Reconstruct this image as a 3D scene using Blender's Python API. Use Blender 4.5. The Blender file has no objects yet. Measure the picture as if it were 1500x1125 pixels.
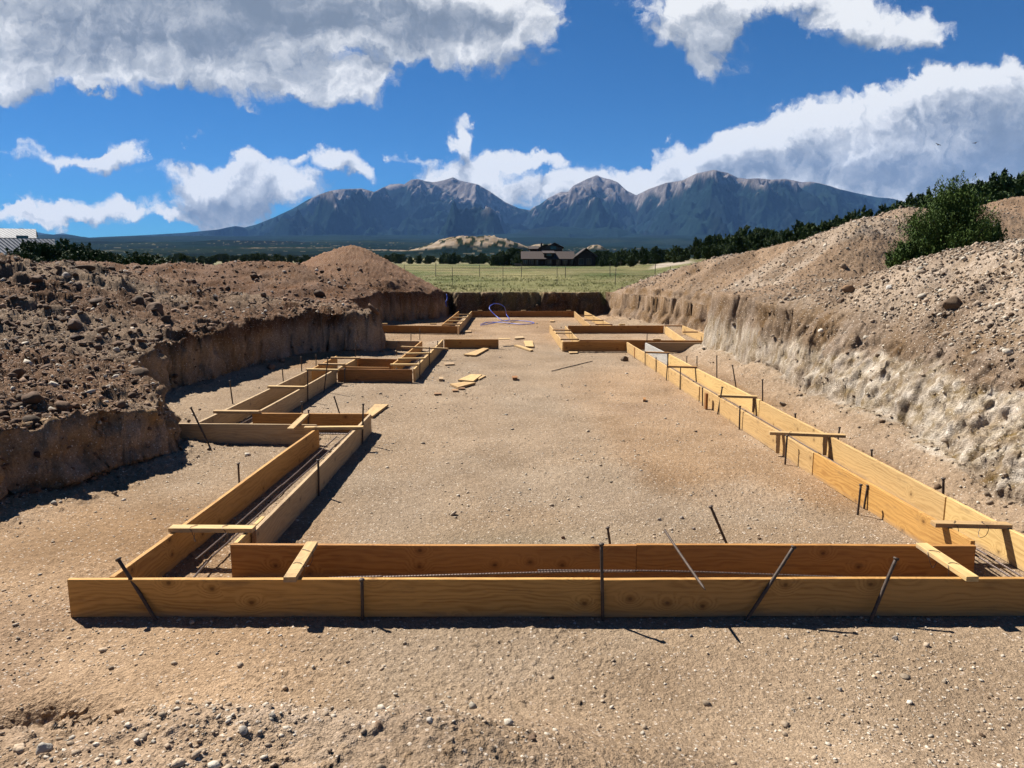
import bpy, bmesh, math, random, time
import numpy as np
from mathutils import Vector, Matrix, Euler
T0=time.time()
SKYM=(.18,.57,.92); HAZE=1.8e-5; EXPO=1.15; WS=.45; AL=.62
random.seed(7); RNG=np.random.default_rng(11)
scene=bpy.context.scene; COL=scene.collection
rad=math.radians
# ------------------------------------------------------------------ camera and survey helpers
H=2.53; TILT=rad(9.3); F=1083.0
def G(px,py,z=0.0):
    """surveyed point: where the photo's sight line meets height z (metres)"""
    a=TILT+math.atan((py-562.5)/F); d=(H-z)/math.tan(a)
    dep=d*math.cos(TILT)+(H-z)*math.sin(TILT)
    return ((px-750)/F*dep, d)
def uv(px,py):
    X=(px-750)/F; Y=(562.5-py)/F
    wy=math.cos(TILT)+Y*math.sin(TILT); wz=Y*math.cos(TILT)-math.sin(TILT)
    return X/wy, wz/wy
def Y3(px,py,y):
    u,v=uv(px,py); return (u*y, y, H+v*y)
# ------------------------------------------------------------------ object helpers
def tag(o,label=None,cat=None,group=None,kind=None):
    if label: o['label']=label
    if cat: o['category']=cat
    if group: o['group']=group
    if kind: o['kind']=kind
    return o
def empty(name,loc=(0,0,0),rot=(0,0,0)):
    o=bpy.data.objects.new(name,None); COL.objects.link(o); o.location=loc; o.rotation_euler=rot; return o
def link_mesh(name,me,mat=None,parent=None,loc=None,rot=None,smooth=False):
    if mat is not None and not me.materials: me.materials.append(mat)
    o=bpy.data.objects.new(name,me); COL.objects.link(o)
    if parent is not None: o.parent=parent
    if loc is not None: o.location=loc
    if rot is not None: o.rotation_euler=rot
    if smooth: me.polygons.foreach_set('use_smooth',[True]*len(me.polygons))
    return o
def bm_obj(name,bm,mat,parent=None,loc=None,rot=None,smooth=False):
    me=bpy.data.meshes.new(name); bm.to_mesh(me); bm.free()
    return link_mesh(name,me,mat,parent,loc,rot,smooth)
def np_mesh(name,verts,faces,smooth=False):
    """faces: (n,k) int array"""
    me=bpy.data.meshes.new(name); n,k=faces.shape
    me.vertices.add(len(verts)); me.vertices.foreach_set('co',np.ascontiguousarray(verts,dtype=np.float32).ravel())
    me.loops.add(n*k); me.loops.foreach_set('vertex_index',np.ascontiguousarray(faces,dtype=np.int32).ravel())
    me.polygons.add(n); me.polygons.foreach_set('loop_start',np.arange(n,dtype=np.int32)*k)
    me.polygons.foreach_set('loop_total',np.full(n,k,dtype=np.int32))
    if smooth: me.polygons.foreach_set('use_smooth',np.ones(n,dtype=bool))
    me.update(calc_edges=True); return me
def set_col(me,name,rgb):
    a=me.color_attributes.new(name,'FLOAT_COLOR','POINT')
    c=np.ones((len(rgb),4),dtype=np.float32); c[:,:3]=rgb
    a.data.foreach_set('color',c.ravel())
# ------------------------------------------------------------------ numpy noise
def _h(ix,iy,iz,seed):
    h=(ix.astype(np.int64)*374761393+iy.astype(np.int64)*668265263+iz*2147483647%4294967291+seed*974711)&0xffffffff
    h=((h^(h>>13))*1274126177)&0xffffffff
    h=((h^(h>>16))*2246822519)&0xffffffff
    return ((h^(h>>15))&0xffffff)/float(0xffffff)
def vn2(x,y,seed=0):
    ix=np.floor(x);iy=np.floor(y);fx=x-ix;fy=y-iy
    fx=fx*fx*fx*(fx*(fx*6-15)+10);fy=fy*fy*fy*(fy*(fy*6-15)+10)
    ix=ix.astype(np.int64);iy=iy.astype(np.int64)
    a=_h(ix,iy,0,seed);b=_h(ix+1,iy,0,seed);c=_h(ix,iy+1,0,seed);d=_h(ix+1,iy+1,0,seed)
    return (a+(b-a)*fx)*(1-fy)+(c+(d-c)*fx)*fy
def fbm2(x,y,oct=5,seed=0,gain=.5,ridged=False):
    s=0;a=1;t=0
    for i in range(oct):
        n=vn2(x,y,seed+i*17)
        if ridged: n=1-abs(2*n-1); n=n*n
        s=s+a*n;t+=a;a*=gain
        x,y=(x*.8-y*.6)*2.03+11.3,(x*.6+y*.8)*2.03-7.1
    return s/t
def vn3(x,y,z,seed=0):
    ix=np.floor(x);iy=np.floor(y);iz=np.floor(z);fx=x-ix;fy=y-iy;fz=z-iz
    fx=fx*fx*(3-2*fx);fy=fy*fy*(3-2*fy);fz=fz*fz*(3-2*fz)
    ix=ix.astype(np.int64);iy=iy.astype(np.int64);iz=iz.astype(np.int64)
    def c(a,b,d):
        return _h(ix+a+(iz+d)*57,iy+b+(iz+d)*131,0,seed)
    def l(d): return (c(0,0,d)*(1-fx)+c(1,0,d)*fx)*(1-fy)+(c(0,1,d)*(1-fx)+c(1,1,d)*fx)*fy
    return l(0)*(1-fz)+l(1)*fz
def clods(x,y,cell,prob,seed,rmin=.25,rmax=.62):
    """lumps lying in a jittered grid; returns height (unit: cell) and a random tone per lump"""
    wx=x+cell*.35*(vn2(x/cell*2.1,y/cell*2.1,seed+5)-.5); wy=y+cell*.35*(vn2(x/cell*2.1,y/cell*2.1,seed+9)-.5)
    gx=np.floor(wx/cell).astype(np.int64); gy=np.floor(wy/cell).astype(np.int64)
    best=np.zeros_like(x); tone=np.full_like(x,.5)
    for dx in (-1,0,1):
        for dy in (-1,0,1):
            cx=gx+dx; cy=gy+dy
            r=rmin+(rmax-rmin)*_h(cx,cy,0,seed+1)**2
            on=_h(cx,cy,0,seed+2)<prob
            ox=(cx+.5+.7*(_h(cx,cy,0,seed+3)-.5))*cell; oy=(cy+.5+.7*(_h(cx,cy,0,seed+4)-.5))*cell
            an=_h(cx,cy,0,seed+6)*3.1; ca=np.cos(an);sa=np.sin(an); el=.7+.6*_h(cx,cy,0,seed+7)
            ddx=(wx-ox);ddy=(wy-oy)
            q=1-(((ddx*ca+ddy*sa)*el)**2+((-ddx*sa+ddy*ca)/el)**2)/(cell*r)**2
            hh=np.where(on&(q>0),r*np.clip(q,0,1)**.8,0)
            m=hh>best; best=np.where(m,hh,best); tone=np.where(m,_h(cx,cy,0,seed+8),tone)
    return best,tone
def sstep(a,b,x):
    t=np.clip((x-a)/(b-a),0,1); return t*t*(3-2*t)
# ------------------------------------------------------------------ materials
def new_mat(name):
    m=bpy.data.materials.new(name); m.use_nodes=True; nt=m.node_tree
    b=nt.nodes['Principled BSDF']; b.inputs['Roughness'].default_value=.9
    b.inputs['Specular IOR Level'].default_value=.2
    return m,nt,b
class NT:
    def __init__(s,nt): s.nt=nt
    def n(s,t,**kw):
        x=s.nt.nodes.new(t)
        for k,v in kw.items(): setattr(x,k,v)
        return x
    def l(s,a,b): s.nt.links.new(a,b)
    def val(s,node,i,v):
        if hasattr(v,'links') or isinstance(v,bpy.types.NodeSocket): s.l(v,node.inputs[i])
        else: node.inputs[i].default_value=v
    def math(s,op,a,b=None,c=None,clamp=False):
        x=s.n('ShaderNodeMath',operation=op,use_clamp=clamp)
        s.val(x,0,a)
        if b is not None: s.val(x,1,b)
        if c is not None: s.val(x,2,c)
        return x.outputs[0]
    def vmath(s,op,a,b=None):
        x=s.n('ShaderNodeVectorMath',operation=op); s.val(x,0,a)
        if b is not None: s.val(x,1,b)
        return x.outputs[0]
    def noise(s,vec,scale,detail=4,rough=.55,dist=0,dim='3D',typ='FBM'):
        x=s.n('ShaderNodeTexNoise',noise_dimensions=dim,noise_type=typ)
        if vec is not None: s.l(vec,x.inputs['Vector'])
        x.inputs['Scale'].default_value=scale; x.inputs['Detail'].default_value=detail
        x.inputs['Roughness'].default_value=rough; x.inputs['Distortion'].default_value=dist
        return x
    def vor(s,vec,scale,feature='F1',rand=1,detail=0):
        x=s.n('ShaderNodeTexVoronoi',feature=feature)
        if vec is not None: s.l(vec,x.inputs['Vector'])
        x.inputs['Scale'].default_value=scale; x.inputs['Randomness'].default_value=rand; x.inputs['Detail'].default_value=detail
        return x
    def mapping(s,vec,loc=(0,0,0),rot=(0,0,0),sc=(1,1,1)):
        x=s.n('ShaderNodeMapping'); s.l(vec,x.inputs['Vector'])
        x.inputs['Location'].default_value=loc; x.inputs['Rotation'].default_value=rot; x.inputs['Scale'].default_value=sc
        return x.outputs[0]
    def ramp(s,fac,stops):
        x=s.n('ShaderNodeValToRGB'); cr=x.color_ramp
        while len(cr.elements)>1: cr.elements.remove(cr.elements[-1])
        for i,(p,c) in enumerate(stops):
            e=cr.elements[0] if i==0 else cr.elements.new(p)
            e.position=p; e.color=(*c,1) if len(c)==3 else c
        s.val(x,0,fac); return x.outputs[0]
    def mix(s,fac,a,b,mode='MIX'):
        x=s.n('ShaderNodeMix',data_type='RGBA',blend_type=mode); s.val(x,0,fac)
        for i,v in ((6,a),(7,b)):
            if isinstance(v,bpy.types.NodeSocket): s.l(v,x.inputs[i])
            else: x.inputs[i].default_value=(*v,1)
        return x.outputs[2]
    def mr(s,v,a,b,c=0,d=1,smooth=False):
        x=s.n('ShaderNodeMapRange'); x.clamp=True
        if smooth: x.interpolation_type='SMOOTHSTEP'
        s.val(x,0,v)
        for i,q in enumerate((a,b,c,d)): s.val(x,1+i,q)
        return x.outputs[0]
    def bump(s,h,dist,strength=1,normal=None):
        x=s.n('ShaderNodeBump'); s.l(h,x.inputs['Height']); x.inputs['Distance'].default_value=dist
        x.inputs['Strength'].default_value=strength
        if normal is not None: s.l(normal,x.inputs['Normal'])
        return x.outputs[0]
def mat_soil():
    m,nt,b=new_mat('soil'); N=NT(nt)
    at=N.n('ShaderNodeAttribute',attribute_name='soil').outputs['Color']
    geo=N.n('ShaderNodeNewGeometry').outputs['Position']
    n1=N.noise(geo,.9,6,.6).outputs['Fac']; n2=N.noise(geo,18,5,.7).outputs['Fac']
    v1=N.vor(geo,45); v2=N.vor(geo,120)
    c=N.mix(1,at,N.ramp(n1,[(.3,(.82,.80,.78)),(.7,(1.15,1.15,1.15))]),'MULTIPLY')
    c=N.mix(1,c,N.ramp(n2,[(.25,(.62,.6,.58)),(.5,(1,1,1)),(.75,(1.25,1.25,1.25))]),'MULTIPLY')
    sc=N.n('ShaderNodeSeparateColor'); N.l(v1.outputs['Color'],sc.inputs[0])
    peb=N.math('MULTIPLY',N.math('GREATER_THAN',sc.outputs[0],.86),N.math('LESS_THAN',v1.outputs['Distance'],.42))
    c=N.mix(N.math('MULTIPLY',peb,.65),c,N.mix(sc.outputs[1],(.62,.55,.46),(.26,.19,.14)))
    sc2=N.n('ShaderNodeSeparateColor'); N.l(v2.outputs['Color'],sc2.inputs[0])
    c=N.mix(.75,c,N.mix(1,c,N.ramp(sc2.outputs[0],[(0,(.62,.6,.57)),(.6,(1,1,1)),(.93,(1.15,1.15,1.15)),(1,(1.4,1.4,1.4))]),'MULTIPLY'))
    N.l(c,b.inputs['Base Color']); b.inputs['Roughness'].default_value=.95; b.inputs['Specular IOR Level'].default_value=.08
    hh=N.math('ADD',N.math('MULTIPLY',n2,.9),N.math('MULTIPLY',N.math('SUBTRACT',1,v1.outputs['Distance']),.35))
    hh=N.math('ADD',hh,N.math('MULTIPLY',N.math('SUBTRACT',1,v2.outputs['Distance']),.2))
    nr=N.bump(hh,.022,.9); N.l(nr,b.inputs['Normal'])
    return m
def mat_stone():
    m,nt,b=new_mat('stone'); N=NT(nt)
    at=N.n('ShaderNodeAttribute',attribute_name='soil').outputs['Color']
    geo=N.n('ShaderNodeNewGeometry').outputs['Position']
    n2=N.noise(geo,35,4,.65).outputs['Fac']
    c=N.mix(1,at,N.ramp(n2,[(.3,(.72,.7,.68)),(.7,(1.15,1.15,1.15))]),'MULTIPLY')
    N.l(c,b.inputs['Base Color']); N.l(N.bump(n2,.01,.7),b.inputs['Normal']); b.inputs['Roughness'].default_value=.85
    return m
def mat_wood(name,ca,cb,grey=0.0,scale=1):
    m,nt,b=new_mat(name); N=NT(nt)
    oi=N.n('ShaderNodeObjectInfo').outputs['Random']
    tc=N.n('ShaderNodeTexCoord').outputs['Object']
    off=N.n('ShaderNodeCombineXYZ'); N.l(N.math('MULTIPLY',oi,37),off.inputs[0]); N.l(N.math('MULTIPLY',oi,3.7),off.inputs[1]); N.l(N.math('MULTIPLY',oi,11),off.inputs[2])
    p=N.vmath('ADD',tc,off.outputs[0])
    # growth-ring figure: long ellipses along the board
    sp=N.n('ShaderNodeSeparateXYZ'); N.l(p,sp.inputs[0]); cp=N.n('ShaderNodeCombineXYZ'); N.l(sp.outputs[0],cp.inputs[0]); N.l(sp.outputs[2],cp.inputs[1])
    KV=N.vor(N.mapping(cp.outputs[0],sc=(3.4,4.2,1)),1.0,'F1',.8); KV.voronoi_dimensions='2D'
    kc=N.n('ShaderNodeSeparateColor'); N.l(KV.outputs['Color'],kc.inputs[0])
    defl=N.math('MULTIPLY',N.mr(KV.outputs['Distance'],.0,.45,1,0,True),N.math('GREATER_THAN',kc.outputs[0],.70))
    dv=N.n('ShaderNodeCombineXYZ'); N.l(N.math('MULTIPLY',defl,.9),dv.inputs[1]); N.l(N.math('MULTIPLY',defl,.5),dv.inputs[2])
    warp=N.noise(N.mapping(p,sc=(1.1,4,4)),1.3,3,.5)
    w=N.vmath('ADD',N.vmath('ADD',N.mapping(p,sc=(.55,6,6)),N.mapping(warp.outputs['Color'],sc=(1.2,1.6,1.6))),dv.outputs[0])
    wave=N.n('ShaderNodeTexWave',wave_type='RINGS',rings_direction='X'); N.l(w,wave.inputs['Vector'])
    wave.inputs['Scale'].default_value=1.3; wave.inputs['Distortion'].default_value=4.5; wave.inputs['Detail'].default_value=2; wave.inputs['Detail Scale'].default_value=.8
    fine=N.noise(N.vmath('ADD',N.mapping(p,sc=(1.2,42,42)),N.mapping(dv.outputs[0],sc=(1,3,3))),2.2,5,.7).outputs['Fac']
    big=N.noise(N.mapping(p,sc=(.8,2.5,2.5)),1.2,3,.5).outputs['Fac']
    g=N.math('ADD',N.math('MULTIPLY',wave.outputs['Fac'],.20),N.math('ADD',N.math('MULTIPLY',fine,.60),N.math('MULTIPLY',big,.42)))
    ca=tuple(x*.93 for x in ca); cb=tuple(x*.93 for x in cb)
    c=N.ramp(g,[(.32,cb),(.62,ca),(.85,tuple(min(1,x*1.15) for x in ca))])
    # knots
    kv=KV; kd=kv.outputs['Distance']
    sc=N.n('ShaderNodeSeparateColor'); N.l(kv.outputs['Color'],sc.inputs[0])
    kd=N.math('ADD',kd,N.math('MULTIPLY',N.math('SUBTRACT',fine,.5),.08))
    on=N.math('GREATER_THAN',sc.outputs[0],.70)
    core=N.math('MULTIPLY',N.mr(kd,.03,.07,.7,0),on); halo=N.math('MULTIPLY',N.mr(kd,.05,.20,.6,0),on)
    dk=tuple(x*.35 for x in cb)
    c=N.mix(halo,c,tuple(x*.7 for x in cb)); c=N.mix(core,c,dk)
    # smudges and mud splashes near the bottom edge
    st=N.noise(N.mapping(p,sc=(1.2,5,5)),1.8,6,.65).outputs['Fac']
    c=N.mix(N.mr(st,.6,.74,0,.55),c,(.10,.06,.035))
    sx=N.n('ShaderNodeSeparateXYZ'); N.l(tc,sx.inputs[0])
    mud=N.math('MULTIPLY',N.mr(sx.outputs[2],.0,.055,1,0),N.mr(st,.35,.6,.2,.8))
    c=N.mix(mud,c,(.25,.18,.12))
    if grey: c=N.mix(grey,c,N.ramp(fine,[(.3,(.16,.145,.125)),(.7,(.42,.39,.34))]))
    hs=N.n('ShaderNodeHueSaturation'); N.l(c,hs.inputs['Color']); N.l(N.math('MULTIPLY_ADD',oi,.42,.80),hs.inputs['Value']); N.l(N.math('MULTIPLY_ADD',oi,.012,.494),hs.inputs['Hue'])
    N.l(hs.outputs[0],b.inputs['Base Color']); b.inputs['Roughness'].default_value=.72; b.inputs['Specular IOR Level'].default_value=.25
    N.l(N.bump(N.math('ADD',fine,N.math('MULTIPLY',core,-.6)),.0035,.6),b.inputs['Normal'])
    return m
def mat_simple(name,ca,cb,scale=8,rough=.8,metal=0,bump=.004,spec=.25,detail=5):
    m,nt,b=new_mat(name); N=NT(nt)
    tc=N.n('ShaderNodeTexCoord').outputs['Object']
    n=N.noise(tc,scale,detail,.65).outputs['Fac']
    N.l(N.ramp(n,[(.3,ca),(.7,cb)]),b.inputs['Base Color'])
    b.inputs['Roughness'].default_value=rough; b.inputs['Metallic'].default_value=metal; b.inputs['Specular IOR Level'].default_value=spec
    if bump: N.l(N.bump(n,bump,.7),b.inputs['Normal'])
    return m
def mat_leaf(name,dark,light,trans=.12):
    m,nt,b=new_mat(name); N=NT(nt)
    ri=N.n('ShaderNodeNewGeometry').outputs['Random Per Island']
    tc=N.n('ShaderNodeTexCoord').outputs['Object']
    n=N.noise(tc,1.3,3,.6).outputs['Fac']
    f=N.math('ADD',N.math('MULTIPLY',ri,.6),N.mr(n,.35,.65,0,.4))
    N.l(N.ramp(f,[(0,dark),(.75,light),(1,tuple(x*1.5 for x in light))]),b.inputs['Base Color'])
    b.inputs['Roughness'].default_value=.7; b.inputs['Specular IOR Level'].default_value=.15
    return m
SOIL=mat_soil(); STONE=mat_stone()
WOOD=mat_wood('fresh_lumber',(.46,.25,.072),(.275,.125,.030))
WOODR=mat_wood('red_lumber',(.33,.155,.045),(.20,.078,.022))
WOODG=mat_wood('weathered_lumber',(.38,.245,.115),(.23,.135,.06),.15)
WOODY=mat_wood('pale_lumber',(.50,.325,.135),(.34,.20,.072))
GREYB=mat_wood('grey_lumber',(.36,.35,.34),(.26,.25,.24),.7)
STEEL=mat_simple('rusty_steel',(.045,.035,.03),(.10,.07,.05),30,.65,.3,.002,.3)
WIRE=mat_simple('tie_wire',(.06,.05,.045),(.12,.1,.09),30,.5,.6,0)
BARK=mat_simple('bark',(.07,.05,.035),(.16,.12,.09),14,.9,0,.01)
LEAF=mat_leaf('juniper_foliage',(.012,.028,.006),(.075,.120,.022))
LEAFD=mat_leaf('far_foliage',(.014,.028,.009),(.060,.092,.026))
print('mats',time.time()-T0)
# ------------------------------------------------------------------ the excavation and its banks
PIT=np.array([(-9.5,-3.0),(-8.4,4.2),(-6.9,5.6),(-5.35,7.1),(-4.9,8.2),(-4.45,9.45),(-4.6,10.1),(-5.4,11.2),(-6.7,13.2),(-6.75,14.2),(-6.25,17),(-5.75,19.8),(-5.0,20.75),(-3.95,20.85),
 (-3.85,21.4),(-4.6,23),(-5.75,26.9),(-6.1,29.6),(-5.3,31.0),(-3.45,32.5),(-3.0,35.7),(4.4,35.7),(4.75,33.5),(6.9,27.2),(7.2,24),(6.6,22.2),(5.5,21.35),(5.36,20.8),(5.5,16),(5.5,12.4),(5.28,9),(5.15,7.4),(5.5,5.4),(7.0,4.0),(8.5,-3.0)])
def pit_sd(x,y):
    """signed distance to the cut: positive outside"""
    d=np.full(x.shape,1e9); ins=np.zeros(x.shape,bool); n=len(PIT)
    for i in range(n):
        ax,ay=PIT[i]; bx,by=PIT[(i+1)%n]
        ex,ey=bx-ax,by-ay; t=np.clip(((x-ax)*ex+(y-ay)*ey)/(ex*ex+ey*ey),0,1)
        d=np.minimum(d,np.hypot(x-ax-t*ex,y-ay-t*ey))
        c=((ay>y)!=(by>y)); xi=(bx-ax)*(y-ay)/((by-ay) if abs(by-ay)>1e-9 else 1e-9)+ax
        ins^=c&(x<xi)
    return np.where(ins,-d,d)
def cone(px,py,y,slope,k=.25):
    X,Y,Z=Y3(px,py,y); return (X,Y,Z-.16,slope,k)
RC=[cone(1246,314,25,.66,.25),cone(1278,313,29,.5,.8),cone(1333,299,33,.5,.8),cone(1400,297,34,.4,1),cone(1500,283,36,.4,1),cone(1600,280,36,.4,1),cone(1195,345,27,.5,.6),cone(1158,352,28,.5,.6),cone(1120,361,29,.5,.5),
    cone(1080,368,31,.45,.6),cone(1040,378,32,.45,.6),cone(1008,387,34,.45,.6),cone(960,405,36,.45,.6)]
NC=[cone(1505,347,14,.42,1.2),cone(1620,330,12,.42,1.2),cone(1455,367,14.6,.42,.6),cone(1405,390,15.4,.42,.5),cone(1365,412,16.2,.42,.5),cone(1760,330,10,.42,1.5)]
def cones(x,y,cs):
    z=np.full(x.shape,-9.)
    for X,Y,Z,s,k in cs:
        h=Z-s*(np.sqrt((x-X)**2+(y-Y)**2+k*k)-k); z=np.maximum(z,h)+.12*np.exp(-np.abs(z-h)/.3)*(z>0)*(h>0)
    return z
MX,MY,MZ=Y3(516,360,35.3)
MC=[(MX,MY,MZ,.60,.5),(MX-1.0,MY-.3,MZ-.40,.55,.5),(MX+.6,MY-1.1,MZ-.6,.5,.5),(MX-.3,MY-1.8,MZ-.85,.5,.6)]
def masks(x,y):
    s=pit_sd(x,y)
    left=sstep(.6,-1.2,x+.0*y)*1.0
    return s,left
def plain(x,y):
    z=1.12+.0019*np.clip(y-36,0,None)+np.clip((y-240)/360,0,None)**2*2.6
    hill=.17*np.clip(x-15-.05*y,0,None)*sstep(38,75,y)
    hill=9.5*(1-np.exp(-hill/9.5))*sstep(260,120,y)
    z=z+hill
    z=z+.25*(vn2(x/23,y/31,3)-.5)*sstep(40,70,y)+.10*(vn2(x/5,y/6,4)-.5)*sstep(36,45,y)
    return z
def base_h(x,y):
    """height without clods"""
    s=pit_sd(x,y)
    wob=(fbm2(x*1.3,y*1.3,4,21)-.5)*.55+(fbm2(x*5,y*5,3,22)-.5)*.07
    s=s+wob*sstep(0,.2,abs(s)+.2)
    right=(x>4.9)&(y<22.4); rt=sstep(4.6,5.2,x)*sstep(22.6,21.7,y)
    near=sstep(4.6,3.4,y)
    # left and rear cuts are near vertical, the right cut is battered
    hl=.72+.42*sstep(9,19,y)+.25*sstep(-9,-6,-x)*0
    hl=hl*(1-near)+near*.75
    hr=1.32+.40*sstep(11,19,y)
    ho=hl+(hr-hl)*rt
    w=.16+rt*(.46-.32*sstep(9,18,y))+.9*near*(1-rt)+.45*(x>4.2)*(y>21.5)*(1-rt)
    t=np.clip(s/w,0,1)
    wall=ho*(t*(1.0-.0*t))**.9
    z=np.where(s>0,wall,0)
    # slight hollow where the cut meets the floor, with crumbled talus
    tal=.10*sstep(-.55,.02,s)*(.4+.9*vn2(x*1.1,y*1.1,31))+.28*rt*sstep(-.9,.1,s)*vn2(x*.8,y*.8,32)
    z=np.maximum(z,tal)
    so=np.clip(s-w,0,None)
    # spoil to the left: rises away from the cut up to just under eye level
    L=sstep(-2.8,-3.4,x)*sstep(2.6,3.6,y)
    fwd=sstep(27,20,y)
    crest=1.62*sstep(0,9.5,so)**.8*fwd
    crest=crest*(.86+.28*vn2(x/2.6,y/2.6,41))
    z=z+L*crest
    # the red ridge behind, joining the conical mound
    ax,ay,bx,by=-34.,25.,-9.2,32.6
    tt=np.clip(((x-ax)*(bx-ax)+(y-ay)*(by-ay))/((bx-ax)**2+(by-ay)**2),0,1)
    dd=np.hypot(x-ax-tt*(bx-ax),y-ay-tt*(by-ay))
    ridge=(2.48+.22*(vn2(x/1.7,y/1.7,43)-.5)+.12*(vn2(x/.7,y/.7,44)-.5))-.42*(np.sqrt(dd*dd+1.2)-1.1)
    llim=ho*t+np.clip(s-w,0,None)*.62+.12
    z=np.where((s>.1)&(x<-3),np.maximum(z,np.minimum(ridge,llim)),z)
    z=np.where(s>.1,np.maximum(z,np.minimum(cones(x,y,MC),llim)),z)
    # right side
    R=(x>3.5)&(s>0)
    zr=hr+.30*sstep(.6,2.6,s)
    zc=np.maximum(cones(x,y,RC),cones(x,y,NC))
    lim=ho*np.clip(s/w,0,1)+np.clip(s-w,0,None)*(.75-.35*sstep(12,18,y)*(1-sstep(21.3,22,y)))+1.2*np.clip(s-2,0,None)
    zz=np.minimum(np.maximum(zr,zc),lim)
    z=np.where(R&(y<37.5),np.maximum(z,np.where(y<23,zz,np.minimum(np.maximum(zc,1.14+(zr-1.14)*sstep(34,23,y)),z+np.clip(s-.3,0,None)*.7))),z)
    # meadow takes over far out
    pl=plain(x,y)
    far=sstep(36.3,38.5,y)*(1-sstep(.0,.4,z-pl)*0)
    z=np.where(s>.3,np.maximum(z*(1-far*(z<pl+.1)),pl*sstep(20,30,y)*(s>.2)),z)
    # rim under the camera
    lw_=.25+.75*sstep(1.1,-.4,x)
    lip=lw_*sstep(3.85,2.95,y+.25*(vn2(x*.7,x*0,51)-.5)+.1*x/3*0)
    z=z+lip*.52*(s<0)*(.85+.3*vn2(x*1.4,y*1.4,52))
    # hollow at lower left
    z=z-.30*np.exp(-(((x+2.62)/.22)**2+((y-3.78)/.16)**2))
    z=z+.018*(fbm2(x*.5,y*.5,3,55)-.5)*2
    return z,s,rt,L
def region(x,y,z,s,rt):
    """0 pit floor 1 meadow 2 left bank 3 mound 4 right heap"""
    r=np.zeros(x.shape,int)
    out=s>.0
    r[out&(x<-2.9)&(y<=39)]=2
    r[out&(x>3.9)&(y<=39)]=4
    cm=cones(x,y,MC)
    r[out&(cm>1.35)&(np.abs(z-cm)<.42)&(x<-2.5)&(np.hypot(x-MX,y-MY)<4.2)]=3
    rc=np.maximum(cones(x,y,RC),cones(x,y,NC))
    pl=plain(x,y)
    r[(y>36.0)&(r!=3)&(z<pl+.32)]=1
    r[y>44]=1
    r[out&(y>34.9)&(x>=-2.9)&(x<=4.2)]=1
    return r
def detail_h(x,y,z,s,rt,L,full=True):
    out=sstep(-.05,.25,s)
    lf=L*out*sstep(40,36,y); rg=sstep(3.6,4.6,x)*out*sstep(45,38,y)
    c1,t1=clods(x,y,.55,.42,101); c2,t2=clods(x,y,.22,.6,131); c3,t3=clods(x,y,.085,.6,161); c4,t4=clods(x,y,.04,.5,191)
    f1=fbm2(x*2.2,y*2.2,5,201); f2=fbm2(x*14,y*14,3,211)
    mound=sstep(.0,.6,cones(x,y,MC)-1.5)
    z2=z+lf*(1-.8*mound)*(1-.6*sstep(21,26,y))*(c1*.55*.85*vn2(x*.6,y*.6,7)+c2*.22*.58+(f1-.5)*.26)
    z2=z2+(lf+mound*out)*(c3*.085*.8+(f2-.5)*.015)
    z2=z2+rg*(c2*.22*.40*vn2(x*.8,y*.8,8)+c3*.085*.75+(f1-.5)*.14+(f2-.5)*.03+c4*.03)
    nearrim=sstep(3.95,3.45,y+.5*(vn2(x*1.2,y*.5,53)-.5))*(s<=.05)*(.2+.8*sstep(1.2,-.2,x))
    fl=(s<=.05)*sstep(40,30,y)
    edge=sstep(-1.3,-.1,s)*fl
    crumb=sstep(.52,.75,vn2(x*.9+3,y*.9,77))*fl
    z2=z2+fl*((f1-.5)*.022+(f2-.5)*.010+c4*.006)+nearrim*(c2*.022+c3*.02+c4*.015+(f1-.5)*.08)+edge*(c3*.035+c4*.02)+crumb*(c4*.014+c3*.018*(t3>.6))
    gr=sstep(36,40,y)
    z2=z2+gr*(f1-.5)*.06
    return z2,(t1,c1,t2,c2,t3,c3,t4,c4,f1,f2,lf,rg,mound,fl,nearrim)
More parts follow.
